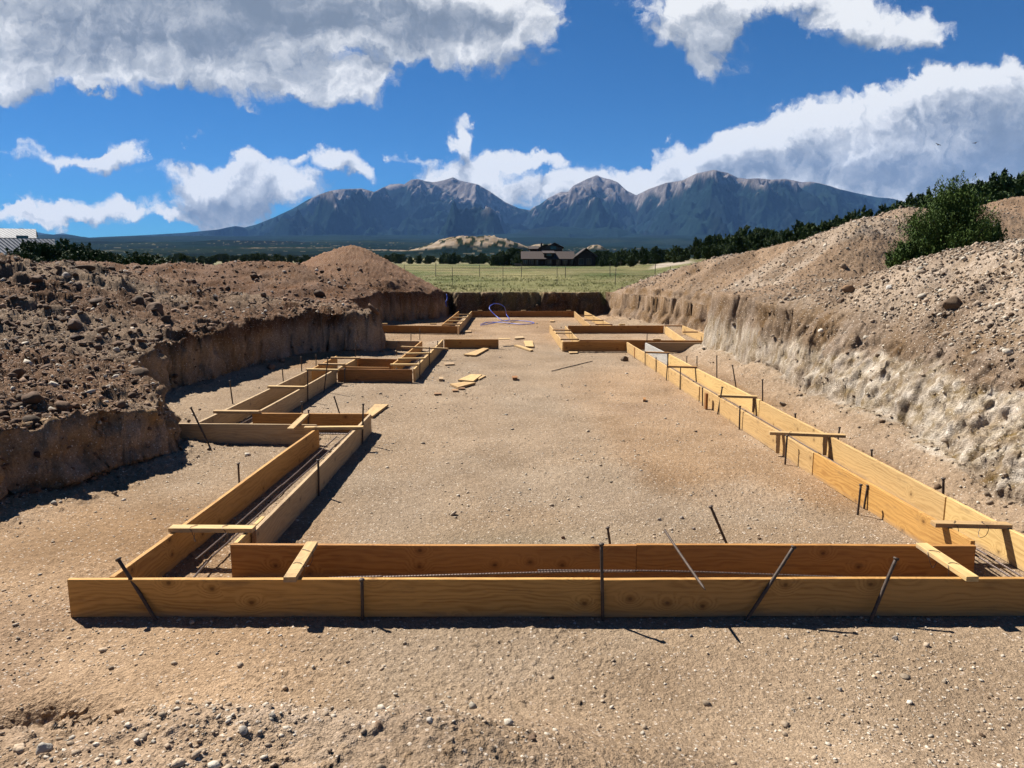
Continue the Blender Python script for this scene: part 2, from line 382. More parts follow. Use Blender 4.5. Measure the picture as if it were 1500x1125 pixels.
def build_near():
    # columns of sight-fan, rows spread by how much of the picture each metre fills
    ui=np.linspace(-.74,.74,1000); uo=np.linspace(.75,1.7,56)**1.0
    U=np.concatenate([-uo[::-1],ui,uo]); NU=len(U); NV=1650
    yy=np.exp(np.linspace(math.log(1.0),math.log(640),2600))
    Uc=np.linspace(U[0],U[-1],340)
    X=Uc[:,None]*yy[None,:]; Y=np.broadcast_to(yy[None,:],X.shape).copy()
    z,_,_,_=base_h(X,Y)
    v=(z-H)/Y; dist=np.sqrt(X*X+Y*Y+(z-H)**2)
    dv=np.abs(np.diff(v,axis=1)); arc=np.sqrt(np.diff(Y,axis=1)**2+np.diff(z,axis=1)**2)/dist[:,1:]
    rho=dv+.20*arc
    k=np.ones(9)/9
    rho=np.apply_along_axis(lambda c:np.convolve(np.pad(c,4,mode='edge'),k,mode='valid'),0,rho)
    cum=np.concatenate([np.zeros((len(Uc),1)),np.cumsum(rho,axis=1)],axis=1); cum/=cum[:,-1:]
    q=np.linspace(0,1,NV)
    Yc=np.stack([np.interp(q,cum[i],yy) for i in range(len(Uc))])
    # to the fine columns
    f=np.interp(U,Uc,np.arange(len(Uc))); i0=np.clip(np.floor(f).astype(int),0,len(Uc)-2); fr=(f-i0)[:,None]
    Y=Yc[i0]*(1-fr)+Yc[i0+1]*fr
    X=U[:,None]*Y
    z,s,rt,L=base_h(X,Y)
    reg=region(X,Y,z,s,rt)
    z2,D=detail_h(X,Y,z,s,rt,L)
    P=np.stack([X,Y,z2],-1)
    # rough the steep faces sideways too
    du=np.gradient(P,axis=0); dw=np.gradient(P,axis=1)
    nrm=np.cross(du,dw); nrm/=np.linalg.norm(nrm,axis=-1,keepdims=True)+1e-9
    nrm*=np.where(nrm[...,2:3]<0,-1,1)
    steep=sstep(.25,.75,1-nrm[...,2])*(Y<40)
    lfm=D[10]
    n=(vn3(X*2.6,Y*2.6,z2*3,301)-.5)*.26+(vn3(X*7,Y*7,z2*8,302)-.5)*.17+(vn3(X*19,Y*19,z2*15,303)-.5)*.045+(vn3(X*45,Y*45,z2*38,304)-.5)*.018
    n=n*(1-.5*rt)+rt*((vn3(X*11,Y*11,z2*11,305)-.5)*.07+(vn3(X*22,Y*22,z2*22,306)-.5)*.065)
    steep=steep*(1-.65*lfm*sstep(.25,.6,s))
    P=P+nrm*(n*steep)[...,None]
    # ---- colours (the soils' own)
    t1,c1,t2,c2,t3,c3,t4,c4,f1,f2,lf,rg,mound,fl,nearrim=D
    def C(*a): return np.array(a)
    col=np.empty(P.shape)
    big=vn2(X/2.6,Y/3.5,61); med=vn2(X/.7,Y/.9,62)
    floor=C(.425,.284,.168)+(big[...,None]-.5)*C(.14,.12,.095)+(med[...,None]-.5)*C(.08,.065,.05)
    for k,(xo,sw) in enumerate(((-.55,.35),(1.25,.35),(-1.6,-.2),(.2,-.2))):
        tx=xo+sw*np.sin(Y/6.5+(1.2 if sw<0 else 0))*1.2; tm=np.exp(-((X-tx)/.20)**2)*sstep(6.2,7.5,Y)*sstep(30,24,Y)*(.35+.65*vn2(X*1.3,Y*.6,90+k))
        floor=floor*(1-.13*tm[...,None])
    scuff=(sstep(.55,.75,fbm2(X/1.2,Y/1.6,4,95))*.42)[...,None]; floor=floor*(1-scuff)+C(.30,.20,.13)*scuff
    dust=(sstep(.55,.75,fbm2(X/1.9+3,Y/2.6,4,96))*.50)[...,None]; floor=floor*(1-dust)+C(.47,.37,.27)*dust
    greyp=(sstep(.40,.7,vn2(X/3+9,Y/5+2,63))*.55)[...,None]
    floor=floor*(1-greyp)+C(.375,.295,.21)*greyp
    green=(np.exp(-(((X-.2)/.9)**2+((Y-6.2)/.5)**2))*.35)[...,None]; floor=floor*(1-green)+C(.30,.29,.20)*green
    col[:]=floor
    tl=np.where(c1>.05,t1,.5)*.5+np.where(c2>.03,t2,.5)*.5
    left=C(.165,.093,.052)+(tl[...,None]-.5)*C(.12,.085,.06)+((f1-.5)[...,None])*C(.16,.12,.085)
    pale=(sstep(.55,.8,vn2(X/1.9+4,Y/1.9,64))*.6)[...,None]
    left=left*(1-pale)+C(.33,.25,.175)*pale
    redr=(sstep(23,27,Y)*.8)[...,None]; left=left*(1-redr)+(C(.215,.118,.068)+((f1-.5)[...,None])*.12)*redr
    col=np.where((reg==2)[...,None],left,col)
    mo=C(.27,.155,.092)+((f1-.5)[...,None])*C(.12,.09,.06)+((t3-.5)*(c3>.1))[...,None]*.09
    col=np.where((reg==3)[...,None],mo,col)
    zb=P[...,2]
    gh=C(.42,.325,.24)+(tl[...,None]-.5)*C(.12,.10,.08)+((t3-.5)*(c3>.08))[...,None]*.16+((f1-.5)[...,None])*.12
    tan=(sstep(.45,.62,vn2(X/3.4+7,Y/2.8,65))*sstep(15,20,Y)*.75)[...,None]
    gh=gh*(1-tan)+C(.33,.215,.13)*tan
    dirt2=(sstep(30,34,Y)*.7)[...,None]; gh=gh*(1-dirt2)+C(.31,.20,.125)*dirt2
    lump=(sstep(.62,.78,vn2(X/1.1,Y/1.1,66))*.6)[...,None]; gh=gh*(1-lump)+C(.20,.13,.08)*lump
    band=(sstep(1.85,1.45,zb)*(rg>0.05)*(Y<30)*.8)[...,None]
    gh=gh*(1-band)+(C(.25,.175,.115)+((f1-.5)[...,None])*.25)*band
    col=np.where((reg==4)[...,None],gh,col)
    wallm=(s>-.6)&(s<1.6)
    # cut faces: lower tan subsoil left, white caliche right
    stp=sstep(.12,.5,1-nrm[...,2])
    lw=(sstep(.95,.70,zb+ .2*(vn3(X*3,Y*3,zb*4,71)-.5))*stp*(X<0)*(s>-.15)*(Y<36))[...,None]
    vert=vn2((X+Y)*9,zb*1.5,73)
    lwc=C(.41,.285,.175)+(vert[...,None]-.5)*.04+(vn3(X*4,Y*4,zb*8,74)[...,None]-.5)*.16
    pw=(sstep(18,19.5,Y)*sstep(22,21,Y)*.5)[...,None]; lwc=lwc*(1-pw)+C(.45,.40,.33)*pw
    col=col*(1-lw)+lwc*lw
    cal=sstep(1.12,.92,zb+.6*(fbm2(X*1.6+Y*1.1,zb*2.2,4,75)-.5)+.25*(vn3(X*6,Y*6,zb*6,78)-.5))*sstep(-.30,.0,s+.5*(vn2(X*2,Y*2,76)-.5))*(rt>.2)*sstep(4.6,5.0,X)
    calc=C(.52,.44,.335)+(vn3(X*9,Y*9,zb*9,77)[...,None]-.5)*.5+(fbm2(X*20,zb*20+Y*14,3,79)[...,None]-.5)*.4
    cal=(cal*(.50+.38*sstep(.40,.56,fbm2(X*6.1,Y*5.3+zb*9,4,177)))*sstep(.02,.35,zb+.3*(vn2(Y*1.3,X,178)-.5)))[...,None]; col=col*(1-cal)+calc*cal
    tl2=((rt>.2)*sstep(-1.0,-.2,s)*(1-cal[...,0])*(s<.05)*.5)[...,None]; col=col*(1-tl2)+C(.42,.33,.24)*tl2
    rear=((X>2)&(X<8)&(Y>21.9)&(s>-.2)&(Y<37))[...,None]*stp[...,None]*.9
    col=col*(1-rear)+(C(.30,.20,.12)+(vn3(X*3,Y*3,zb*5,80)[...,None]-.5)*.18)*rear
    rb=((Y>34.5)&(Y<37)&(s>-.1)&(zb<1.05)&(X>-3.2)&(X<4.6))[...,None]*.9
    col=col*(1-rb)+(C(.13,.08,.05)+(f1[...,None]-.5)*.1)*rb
    # clods of dark earth along the lip
    # meadow
    g1=fbm2(X/14,Y/42,4,81); g2=fbm2(X/1.2,Y/4,4,82)
    mead=C(.145,.158,.052)+((g1-.5)[...,None])*C(.34,.24,.14)+((g2-.5)[...,None])*C(.16,.14,.08)
    straw=(sstep(.48,.62,fbm2(X/9+3,Y/34,3,83))*.55)[...,None]; mead=mead*(1-straw)+C(.25,.215,.10)*straw
    dark=(np.exp(-(((X+14)/26)**2+((Y-165)/12)**2))*.85)[...,None]; mead=mead*(1-dark)+C(.10,.075,.03)*dark
    farst=(sstep(260,420,Y)*.6)[...,None]; mead=mead*(1-farst)+C(.34,.30,.17)*farst
    drv=(sstep(4.5,2.5,np.abs(X-uv(985,378)[0]*Y))*sstep(118,128,Y)*sstep(175,160,Y))[...,None]
    mead=mead*(1-drv)+C(.52,.44,.35)*drv
    scrub=(sstep(20,30,X-.05*Y)*sstep(45,60,Y)*.6)[...,None]; mead=mead*(1-scrub)+C(.13,.11,.05)*scrub
    gm=(sstep(35.6,36.4,Y+.6*(f1-.5))*(reg==1))[...,None]
    col=np.where((reg==1)[...,None],col*(1-gm)+mead*gm,col)
    rimc=(nearrim*.55)[...,None]; col=col*(1-rimc)+(C(.37,.265,.178)+(t3[...,None]-.5)*.12+(f1[...,None]-.5)*.12)*rimc
    col=np.clip(col,.02,.85)*AL
    idx=np.arange(NU*NV).reshape(NU,NV)
    quads=np.stack([idx[:-1,:-1],idx[1:,:-1],idx[1:,1:],idx[:-1,1:]],-1).reshape(-1,4)
    rq=reg[:-1,:-1].reshape(-1)
    V=P.reshape(-1,3); CC=col.reshape(-1,3); objs={}
    for r in range(5):
        fq=quads[rq==r]
        if not len(fq): continue
        used=np.unique(fq); mp=np.full(len(V),-1,dtype=np.int64); mp[used]=np.arange(len(used))
        nm=['ground','meadow','soil_bank','dirt_mound','gravel_heap'][r]
        me=np_mesh(nm,V[used],mp[fq],smooth=(r==1)); set_col(me,'soil',CC[used])
        objs[nm]=link_mesh(nm,me,SOIL)
    return objs,(U,P,nrm,reg,s,rg,lf,nearrim)
OBJ,GRID=build_near()
tag(OBJ['ground'],kind='structure'); tag(OBJ['meadow'],kind='structure')
tag(OBJ['soil_bank'],'long bank of clumpy dark brown earth heaped along the left side of the dig','earth bank')
tag(OBJ['dirt_mound'],'cone of loose reddish dirt rising behind the left bank beside the meadow','dirt mound')
tag(OBJ['gravel_heap'],'broad heap of pale gravelly spoil above the white cut on the right side','spoil heap')
print('near',time.time()-T0)
def ground_z(x,y):
    X=np.array([[float(x)]]);Y=np.array([[float(y)]])
    z,s,rt,L=base_h(X,Y); z2,_=detail_h(X,Y,z,s,rt,L); return float(z2[0,0])
def ground_zs(x,y):
    z,s,rt,L=base_h(x,y); z2,_=detail_h(x,y,z,s,rt,L); return z2,s
# ------------------------------------------------------------------ far country: bench, foothills, peaks
SKY=[(-200,336),(0,352),(60,351),(110,349),(150,347),(200,345),(270,341),(320,336),(333,333),(345,331),(358,333),(375,329),(400,319),(430,305),(450,293),(470,284),(485,279),(500,277),(530,276),(548,281),(560,275),(572,270),(585,269),(592,270),(602,263),(612,262),(622,265),(635,267),(650,264),(664,259.5),(672,264),(690,268),(700,270),(710,276),(720,282),(740,296),(760,305),(776,308),(782,303),(790,300),(802,291),(815,284),(822,281),(832,281),(840,272),(852,266),(860,262),(868,259),(874,256.5),(882,260),(895,263),(905,267),(918,279),(932,286),(950,277),(975,268),(1000,264),(1020,254),(1034,251),(1046,248.5),(1056,251),(1066,253),(1080,260),(1095,262),(1110,261),(1130,263),(1150,262),(1162,264),(1175,267),(1188,266),(1200,268),(1215,272),(1230,277),(1260,284),(1285,289),(1300,290),(1308,291),(1325,296),(1350,300),(1400,312),(1500,330),(1700,335)]
DARK=[(-200,350),(0,354),(200,350),(330,348),(470,350),(560,348),(640,349),(700,348),(740,345),(765,338),(790,334),(812,331.5),(840,333),(862,336),(890,332.5),(905,334),(925,341),(960,347),(1000,349),(1100,352),(1700,352)]
BLUE=[(-300,336),(-20,334),(0,333),(18,335),(32,333.5),(50,338),(62,341),(78,343),(92,341),(108,344),(130,348),(200,350),(1700,352)]
def curve(pts,u):
    q=[uv(a,b) for a,b in pts]; return np.interp(u,[a for a,_ in q],[b for _,b in q])
def build_far():
    U=np.concatenate([np.linspace(-2.2,-.74,60)[:-1],np.linspace(-.74,.74,1250),np.linspace(.74,2.2,60)[1:]])
    y=np.concatenate([np.exp(np.linspace(math.log(560),math.log(8000),170)),np.linspace(8050,19000,430)])
    X=U[:,None]*y[None,:]; Y=np.broadcast_to(y[None,:],X.shape).copy(); UU=np.broadcast_to(U[:,None],X.shape)
    # bench rising to the foot of the range
    e=np.interp(Y,[560,900,1600,3000,5000,8000,9500],[.0042,.006,.0125,.020,.0275,.0335,.034])
    z=H+e*Y
    z=z+(fbm2(X/900,Y/1300,5,401)-.5)*90*sstep(1200,5000,Y)+(fbm2(X/260,Y/300,4,402)-.5)*14*sstep(700,1500,Y)
    z=np.where(Y<700,np.minimum(z,plain(X,Y)-.4+(Y-560)*.03),z)
    # tan badland knolls
    for px,py,yy,wx,wy in ((695,352,1500,85,170),(650,362,1450,70,150),(735,358,1560,60,120),(872,354,1700,26,80),(800,357,1650,40,70),(1110,390,1900,60,90)):
        a,b,c=Y3(px,py,yy); h=c-(H+np.interp(yy,[560,900,1600,3000],[.0042,.006,.0125,.020])*yy)
        z=z+max(h,3)*np.exp(-(np.abs((X-a)/wx)**2.6+((Y-b)/wy)**2))*(.85+.16*(fbm2(X/22,Y/30,3,405,ridged=True)-.4))
    r1=fbm2(X/1500+2,Y/1900,6,411,gain=.5,ridged=True); r2=fbm2(X/430,Y/520,4,412,ridged=True); r3=fbm2(X/2600,Y/2600,5,413)
    # dark forested ridge
    v=curve(DARK,UU); R=9800; top=H+v*R
    z1=top-.16*np.sqrt((Y-R)**2+300**2)+48-(1-np.exp(-((Y-R)/900)**2))*(1-r2)*170
    # blue ridge far left
    # the peaks
    v=curve(SKY,UU); Rm=14500+900*(vn2(UU*5,UU*0,420)-.5); top=H+v*Rm
    dy=Y-Rm
    fall=np.where(dy<0,.245*(np.sqrt(dy**2+220**2)-220),.5*np.abs(dy))
    # broad spurs that run towards the viewer, gullies between them
    wx=(fbm2(X/2200,Y/2200,3,425)-.5)*1500
    spur=fbm2((X+wx)/1500,Y/4200,4,421,gain=.5,ridged=True)
    ga=fbm2((X*.82+Y*.57+wx*.4)/620,(Y*.82-X*.57)/1500,4,422,gain=.5,ridged=True); gb=fbm2((X*.82-Y*.57+wx*.4)/560,(Y*.82+X*.57)/1400,4,426,gain=.5,ridged=True)
    gm_=sstep(.35,.65,vn2(X/2100+3,Y/2600,427)); gul=ga*(1-gm_)+gb*gm_
    cut=1-np.exp(-(dy/800)**2)
    z2=top-fall+cut*((spur-.45)*1050*sstep(0,-1500,dy)+(gul-.45)*560+(r1-.45)*170)
    z2=z2+(fbm2(X/160,Y/160,4,423,ridged=True)-.4)*95*cut
    cut2=np.exp(-(dy/120)**2)
    z3=H+curve(BLUE,UU)*17500-.25*np.abs(Y-17500)
    zz=np.maximum(np.maximum(z,z1),np.maximum(z2,z3))
    # sight line guard: nothing in front of the crest may overtop it
    vv=(zz-H)/Y; lim=np.maximum(curve(SKY,UU),curve(BLUE,UU))
    over=vv>lim-.0006*(np.abs(dy)>150)
    zz=np.where(over,H+(lim-.0006*(np.abs(dy)>150))*Y,zz)
    P=np.stack([X,Y,zz],-1)
    # bare rock above the tree line, forest below: stored as a mask
    elev=(zz-H)
    slope_n=(gul-.45)*760+(spur-.45)*300+(r1-.5)*260+(fbm2(X/200,Y/260,4,431)-.5)*420+(fbm2(X/60,Y/80,3,432)-.5)*180
    line=np.interp(UU,[uv(p,300)[0] for p in (300,420,520,620,700,800,870,940,1040,1150,1230,1330)],[1500,1180,1080,1250,900,1150,1080,1020,1180,1230,1300,1500])
    rock=sstep(-25,45,elev-line+slope_n)*(zz>z1+2)*(zz>z3)
    rock*=sstep(8600,10500,Y)
    knoll=np.zeros_like(zz)
    for px,yy,wx,wy in ((695,1500,88,150),(645,1450,72,130),(740,1560,52,100),(872,1700,26,70),(800,1650,46,60),(425,2600,240,260),(560,2400,200,200)):
        a=uv(px,360)[0]*yy; knoll=np.maximum(knoll,np.exp(-((X-a)/wx)**2-((Y-yy)/wy)**2)*(1 if yy<2000 else .55))
    col=np.zeros(P.shape)
    forest=np.array([.013,.029,.028])+(fbm2(X/300,Y/300,4,441)[...,None]-.5)*np.array([.020,.026,.014])
    med=(sstep(.56,.68,fbm2(X/420+5,Y/700,4,442))*sstep(9000,6000,Y)*.12)[...,None]
    forest=forest*(1-med)+np.array([.10,.10,.055])*med
    rk=np.array([.215,.188,.172])+(fbm2(X/240,zz/80,5,443)[...,None]-.5)*np.array([.30,.27,.26])
    scree=(sstep(.52,.66,fbm2(UU*90,Y/900,4,444,ridged=True)))[...,None]*.4; rk=rk*(1-scree)+np.array([.42,.37,.345])*scree
    rk=np.clip(rk,.07,.6)
    col[:]=forest; rr=rock[...,None]; col=col*(1-rr)+rk*rr
    tr=(vn2(X/8,Y/22,451)>.56)[...,None]
    kn=sstep(.3,.55,knoll)[...,None]
    kc=np.where(tr,np.array([.03,.04,.02]),np.array([.40,.31,.22])+(vn2(X/9,Y/14,452)[...,None]-.5)*.2)
    col=col*(1-kn)+kc*kn
    yl=(sstep(1000,700,Y))[...,None]; col=col*(1-yl)+np.array([.30,.27,.15])*yl
    spk=((vn2(X/11,Y/26,453)>.88)&(Y<4200)&(Y>900)&(fbm2(X/300,Y/300,3,454)>.52))[...,None]*.40
    col=col*(1-spk)+np.array([.36,.31,.22])*spk
    NU,NV=X.shape; idx=np.arange(NU*NV).reshape(NU,NV)
    q=np.stack([idx[:-1,:-1],idx[1:,:-1],idx[1:,1:],idx[:-1,1:]],-1).reshape(-1,4)
    V=P.reshape(-1,3); CC=np.clip(col*.56,.008,.8).reshape(-1,3)
    yq=Y[:-1,:-1].reshape(-1)
    m,nt,b=new_mat('far_land'); N=NT(nt)
    at=N.n('ShaderNodeAttribute',attribute_name='soil').outputs['Color']
    geo=N.n('ShaderNodeNewGeometry').outputs['Position']
    n=N.noise(geo,.013,6,.7).outputs['Fac']
    c=N.mix(1,at,N.ramp(n,[(.3,(.55,.55,.55)),(.7,(1.4,1.4,1.4))]),'MULTIPLY'); N.l(c,b.inputs['Base Color']); b.inputs['Roughness'].default_value=1; b.inputs['Specular IOR Level'].default_value=0
    N.l(N.bump(n,30,.6),b.inputs['Normal'])
    for nm,mk in (('foothill_terrain',yq<8000),('mountain_terrain',yq>=8000)):
        fq=q[mk]; used=np.unique(fq); mp=np.full(len(V),-1,dtype=np.int64); mp[used]=np.arange(len(used))
        me=np_mesh(nm,V[used],mp[fq],smooth=True); set_col(me,'soil',CC[used]); o=link_mesh(nm,me,m); tag(o,kind='structure')
    return
build_far()
print('far',time.time()-T0)
# ------------------------------------------------------------------ timber formwork
BH=.286; BT=.038
def board_mesh(name,L,w=BH,t=BT,seed=0,cham=.0025,warp=.004):
    """long plank, origin at its left bottom end, x along, y thickness, z height"""
    r=random.Random(seed); n=max(2,int(L/.35)); bm=bmesh.new()
    c=cham; prof=[(-t/2+c,0),(t/2-c,0),(t/2,c),(t/2,w-c),(t/2-c,w),(-t/2+c,w),(-t/2,w-c),(-t/2,c)]
    ph=r.uniform(0,6); ph2=r.uniform(0,6); rings=[]
    for i in range(n+1):
        x=L*i/n; dy=warp*math.sin(x*1.3+ph); dz=warp*.8*math.sin(x*.9+ph2)
        rings.append([bm.verts.new((x,py+dy,pz+dz+ (r.uniform(-.0012,.0012)))) for py,pz in prof])
    for a,b in zip(rings,rings[1:]):
        for k in range(8): bm.faces.new((a[k],b[k],b[(k+1)%8],a[(k+1)%8]))
    bm.faces.new(rings[0]); bm.faces.new(list(reversed(rings[-1])))
    bmesh.ops.recalc_face_normals(bm,faces=bm.faces)
    me=bpy.data.meshes.new(name); bm.to_mesh(me); bm.free(); return me
BN=[0]
def board(a,b,label,mat=None,group=None,z=0.004,h=BH,tilt=0,cat='form board',name='form_board',t=BT):
    BN[0]+=1; a=Vector((*a[:2],0)); b=Vector((*b[:2],0)); d=b-a
    me=board_mesh(name,d.length,h,t,BN[0])
    o=link_mesh(name,me,mat or WOOD,None,(a.x,a.y,z),(tilt,0,math.atan2(d.y,d.x)))
    return tag(o,label,cat,group or 'boards of the footing forms')
def T(px,py): return G(px,py,BH)
e=.004
FB='footing boards'
# front footing
board((-3.19,5.02),(.655,5.02),'long front board nearest the viewer, left length, with a big round knot',WOOD)
board((.659,5.02),(4.75,5.03),'long front board nearest the viewer, right length, crossed by two leaning stakes',WOOD)
board((-2.27,5.68),(1.0,5.67),'rear board of the front footing, left length behind the long horizontal bar',WOODR)
board((1.004,5.67),(3.72,5.66),'rear board of the front footing, right length ending in a reddish cut end',WOODR)
# left footing, first run
board((-2.90,5.06),(-2.68,9.95),'outer board of the near left footing, running back from the front corner',WOOD)
board((-2.25,5.72),(-2.235,6.35),'short lapped board stub standing behind the left end of the rear front board',WOODY)
board((-2.185,5.98),(-2.13,10.88),'inner board of the near left footing, casting a wide black shadow on the floor',WOODG)
board((-4.73,10.24),(-2.74,10.14),'greyish weathered board facing us at the first left jog',WOODG)
board((-3.92,10.95),(-2.16,10.92),'shaded board behind the weathered one at the first left jog',WOODR)
# left footing, second run
board((-4.47,10.30),(-4.30,15.62),'outer board of the second left footing run near the earth wall',WOODG)
board((-3.88,11.0),(-3.77,15.66),'inner board of the second left footing run, greyish face towards the floor',WOODG)
board((-3.74,15.70),(-2.13,15.62),'orange board facing us at the second left jog, below the earth promontory',WOODR)
board((-3.73,17.5),(-2.73,17.35),'back board of the small left box form, deep in shade',WOODR)
board((-3.74,16.29),(-2.72,16.2),'low middle board just behind the orange one at the second left jog',WOODR,h=.25)
board((-2.10,15.66),(-2.055,21.86),'inner board of the third left footing run crossed by many braces',WOODY)
board((-2.68,16.4),(-2.62,21.4),'outer board of the third left footing run crossed by many braces',WOOD)
board((-4.30,15.70),(-4.28,17.9),'short outer board continuing behind the second left jog',WOOD)
board((-3.74,15.76),(-3.70,17.42),'short board closing the left side of the small box form',WOODY)
# left back rows
board((-4.9,21.75),(-2.70,21.4),'board left of the third run, emerging from behind the earth promontory',WOODG)
board((-2.02,21.94),(-.40,21.94),'single board reaching out into the middle of the floor on the left',WOODR)
board((-5.5,27.08),(-1.95,26.53),'long low board in the far left row, in front of the back footing',WOODR)
board((-1.92,26.6),(-1.90,34.8),'inner board of the far left footing leading to the back row',WOODY)
board((-2.58,27.3),(-2.50,34.8),'outer board of the far left footing leading to the back row',WOOD)
board((-1.93,34.87),(2.98,34.87),'farthest board, along the foot of the back earth wall',WOODR)
board((2.93,34.8),(2.86,27.0),'inner board of the far right footing leading to the back row',WOODY)
board((3.42,34.8),(3.65,27.0),'outer board of the far right footing leading to the back row',WOODY)
# right back
board((2.03,26.8),(5.50,26.8),'long shaded board of the far right row behind the box form',WOODR)
board((1.38,26.9),(1.47,21.24),'left board of the right box form, facing the open floor',WOODY)
board((1.92,26.6),(1.96,21.5),'second board inside the left side of the right box form',WOODY)
board((1.49,21.19),(3.29,21.19),'reddish board facing us at the front of the right box form',WOODR)
board((1.99,21.72),(5.9,21.58),'back board of the cross footing between the right box form and the white cut',WOODR)
board((3.84,21.0),(5.42,21.0),'dark board reaching from the right footing to the white cut corner',WOODG)
board((5.54,26.74),(5.10,21.66),'left board of the short footing by the white cut corner',WOODY)
board((6.19,26.8),(6.15,22.6),'right board of the short footing, half hidden by the white cut corner',WOODY)
# right footing
board((3.31,21.15),(3.455,13.4),'inner board of the right footing, far length',WOODY)
board((3.47,13.39),(3.62,8.6),'inner board of the right footing, middle length after the red lap post',WOODY)
board((3.63,8.58),(3.76,5.75),'inner board of the right footing, near length ending at the front corner',WOOD)
board((3.80,20.9),(3.90,18.3),'pale grey weathered board at the far end of the right footing',GREYB)
board((3.90,18.28),(4.10,12.0),'outer board of the right footing, far length',WOODY)
board((4.10,11.98),(4.22,6.9),'outer board of the right footing, middle length with flowing grain',WOODY)
board((4.22,6.88),(4.28,5.06),'outer board of the right footing, near length leaving the frame',WOODY)
# ------------------------------------------------------------------ cross braces
def brace(pa,pb,label,mat=None,w=.089,t=.038,z=BH+.006,ties=0,name='cross_brace',cat='cross brace'):
    a=Vector((*G(*pa,z+t),0)); b=Vector((*G(*pb,z+t),0)); d=b-a; BN[0]+=1
    me=board_mesh(name,d.length,t,w,BN[0],warp=.001)
    o=link_mesh(name,me,mat or WOODY,None,(a.x,a.y,z),(0,random.uniform(-.006,.006),math.atan2(d.y,d.x)))
    tag(o,label,cat,'wooden braces across the footings')
    for k in range(ties):
        x=d.length*(.28 if k==0 else .66)
        bm=bmesh.new(); rr=.0025; pts=[]
        for i in range(25):
            an=i/24*2*math.pi; pts.append((x+.02*math.sin(an*2+k)+random.uniform(-.003,.003),(w/2+.006)*math.cos(an)*(1.0),t/2+(t/2+.006)*math.sin(an)*(1 if math.sin(an)>0 else 4.5)))
        tube(bm,pts,rr,5); bm_obj('wire_tie',bm,WIRE,o)
    return o
def tube(bm,pts,r,n=8,cap=True,rr=None):
    pts=[Vector(p) for p in pts]; rings=[]
    prev=None
    for i,p in enumerate(pts):
        t=(pts[min(i+1,len(pts)-1)]-pts[max(i-1,0)])
        if t.length<1e-9: t=Vector((0,0,1))
        t.normalize()
        u=(prev-t*prev.dot(t)) if prev is not None else t.orthogonal()
        if u.length<1e-6: u=t.orthogonal()
        u.normalize(); prev=u; v=t.cross(u); q=rr[i] if rr else r
        rings.append([bm.verts.new(p+(u*math.cos(2*math.pi*k/n)+v*math.sin(2*math.pi*k/n))*q) for k in range(n)])
    for a,b in zip(rings,rings[1:]):
        for k in range(n): bm.faces.new((a[k],a[(k+1)%n],b[(k+1)%n],b[k]))
    if cap:
        bm.faces.new(list(reversed(rings[0]))); bm.faces.new(rings[-1])
BR=[((250,771),(372,772),'pale brace lying across the near left footing, nearest the viewer',WOODY,2),
 ((457,793),(424,846),'thick brace crossing the front footing at its left, wired with dark tie wire',WOODY,2),
 ((1350,795),(1425,845),'thick brace crossing the front footing at its right corner, wired twice',WOODY,2),
 ((1367,764),(1479,766),'brace across the right footing nearest the viewer, with a hanging leg',WOODY,2),
 ((1127,632),(1238,636),'brace across the right footing with two hanging legs and a stake at its end',WOODY,1),
 ((1052,578),(1109,580),'brace across the middle of the right footing with one hanging leg',WOODY,0),
 ((978,535.5),(1021,536.5),'thin brace across the right footing, third from the far end',WOOD,0),
 ((945,515),(981,516),'thin dark brace across the right footing beside the grey board',WOODR,0),
 ((446,625),(532,624),'brace closing the far end of the near left footing at the jog',WOODY,0),
 ((448,606),(425,627),'short thick brace across the first left jog',WOODY,0),
 ((314,601),(380,602),'brace nearest us over the second left footing run',WOODY,0),
 ((393,565),(447,566),'middle brace over the second left footing run',WOODY,0),
 ((449,540),(496,541),'brace at the far end of the second left footing run',WOODY,0),
 ((467,532),(505,533),'brace just behind the second left jog at its left corner',WOODY,0),
 ((485,523),(527,523.5),'brace over the left corner of the small box form',WOODY,0),
 ((572,533),(613,533),'nearest brace over the third left footing run',WOODY,0),
 ((583,524.5),(623,524),'second nearest brace over the third left footing run',WOODY,0),
 ((594,517),(632,516.5),'third brace over the third left footing run',WOODY,0),
 ((588,507),(656,509.5),'long brace overhanging both sides of the third left footing run',WOODY,0),
 ((650,474.5),(676,474.5),'nearest of four braces over the far left footing',WOODY,0),
 ((656,469.5),(680,469.5),'second of four braces over the far left footing, counted from the viewer',WOODY,0),
 ((662,464.5),(684,464.5),'third of four braces over the far left footing, counted from the viewer',WOODY,0),
 ((669,460),(690,460),'last of four braces over the far left footing, closest to the back wall',WOODY,0),
 ((849,461.5),(868,461.5),'brace over the far right footing, closest to the back wall',WOODR,0),
 ((856,468),(884,468.5),'brace over the middle of the far right footing',WOODR,0),
 ((872,474.5),(897,474.5),'brace over the near end of the far right footing',WOODR,0),
 ((810,482.5),(836,483),'far brace over the left side of the right box form',WOODR,0),
 ((814,487),(838,487),'middle brace over the left side of the right box form',WOODY,0),
 ((821,496),(848,496),'near brace over the left side of the right box form',WOODY,0),
 ((973,476.5),(999,476.5),'far brace over the short footing by the white cut corner',WOODR,0),
 ((1000,485.5),(1022,485.5),'near brace over the short footing by the white cut corner',WOODR,0)]
BRO=[brace(a,b,l,m,ties=t) for a,b,l,m,t in BR]
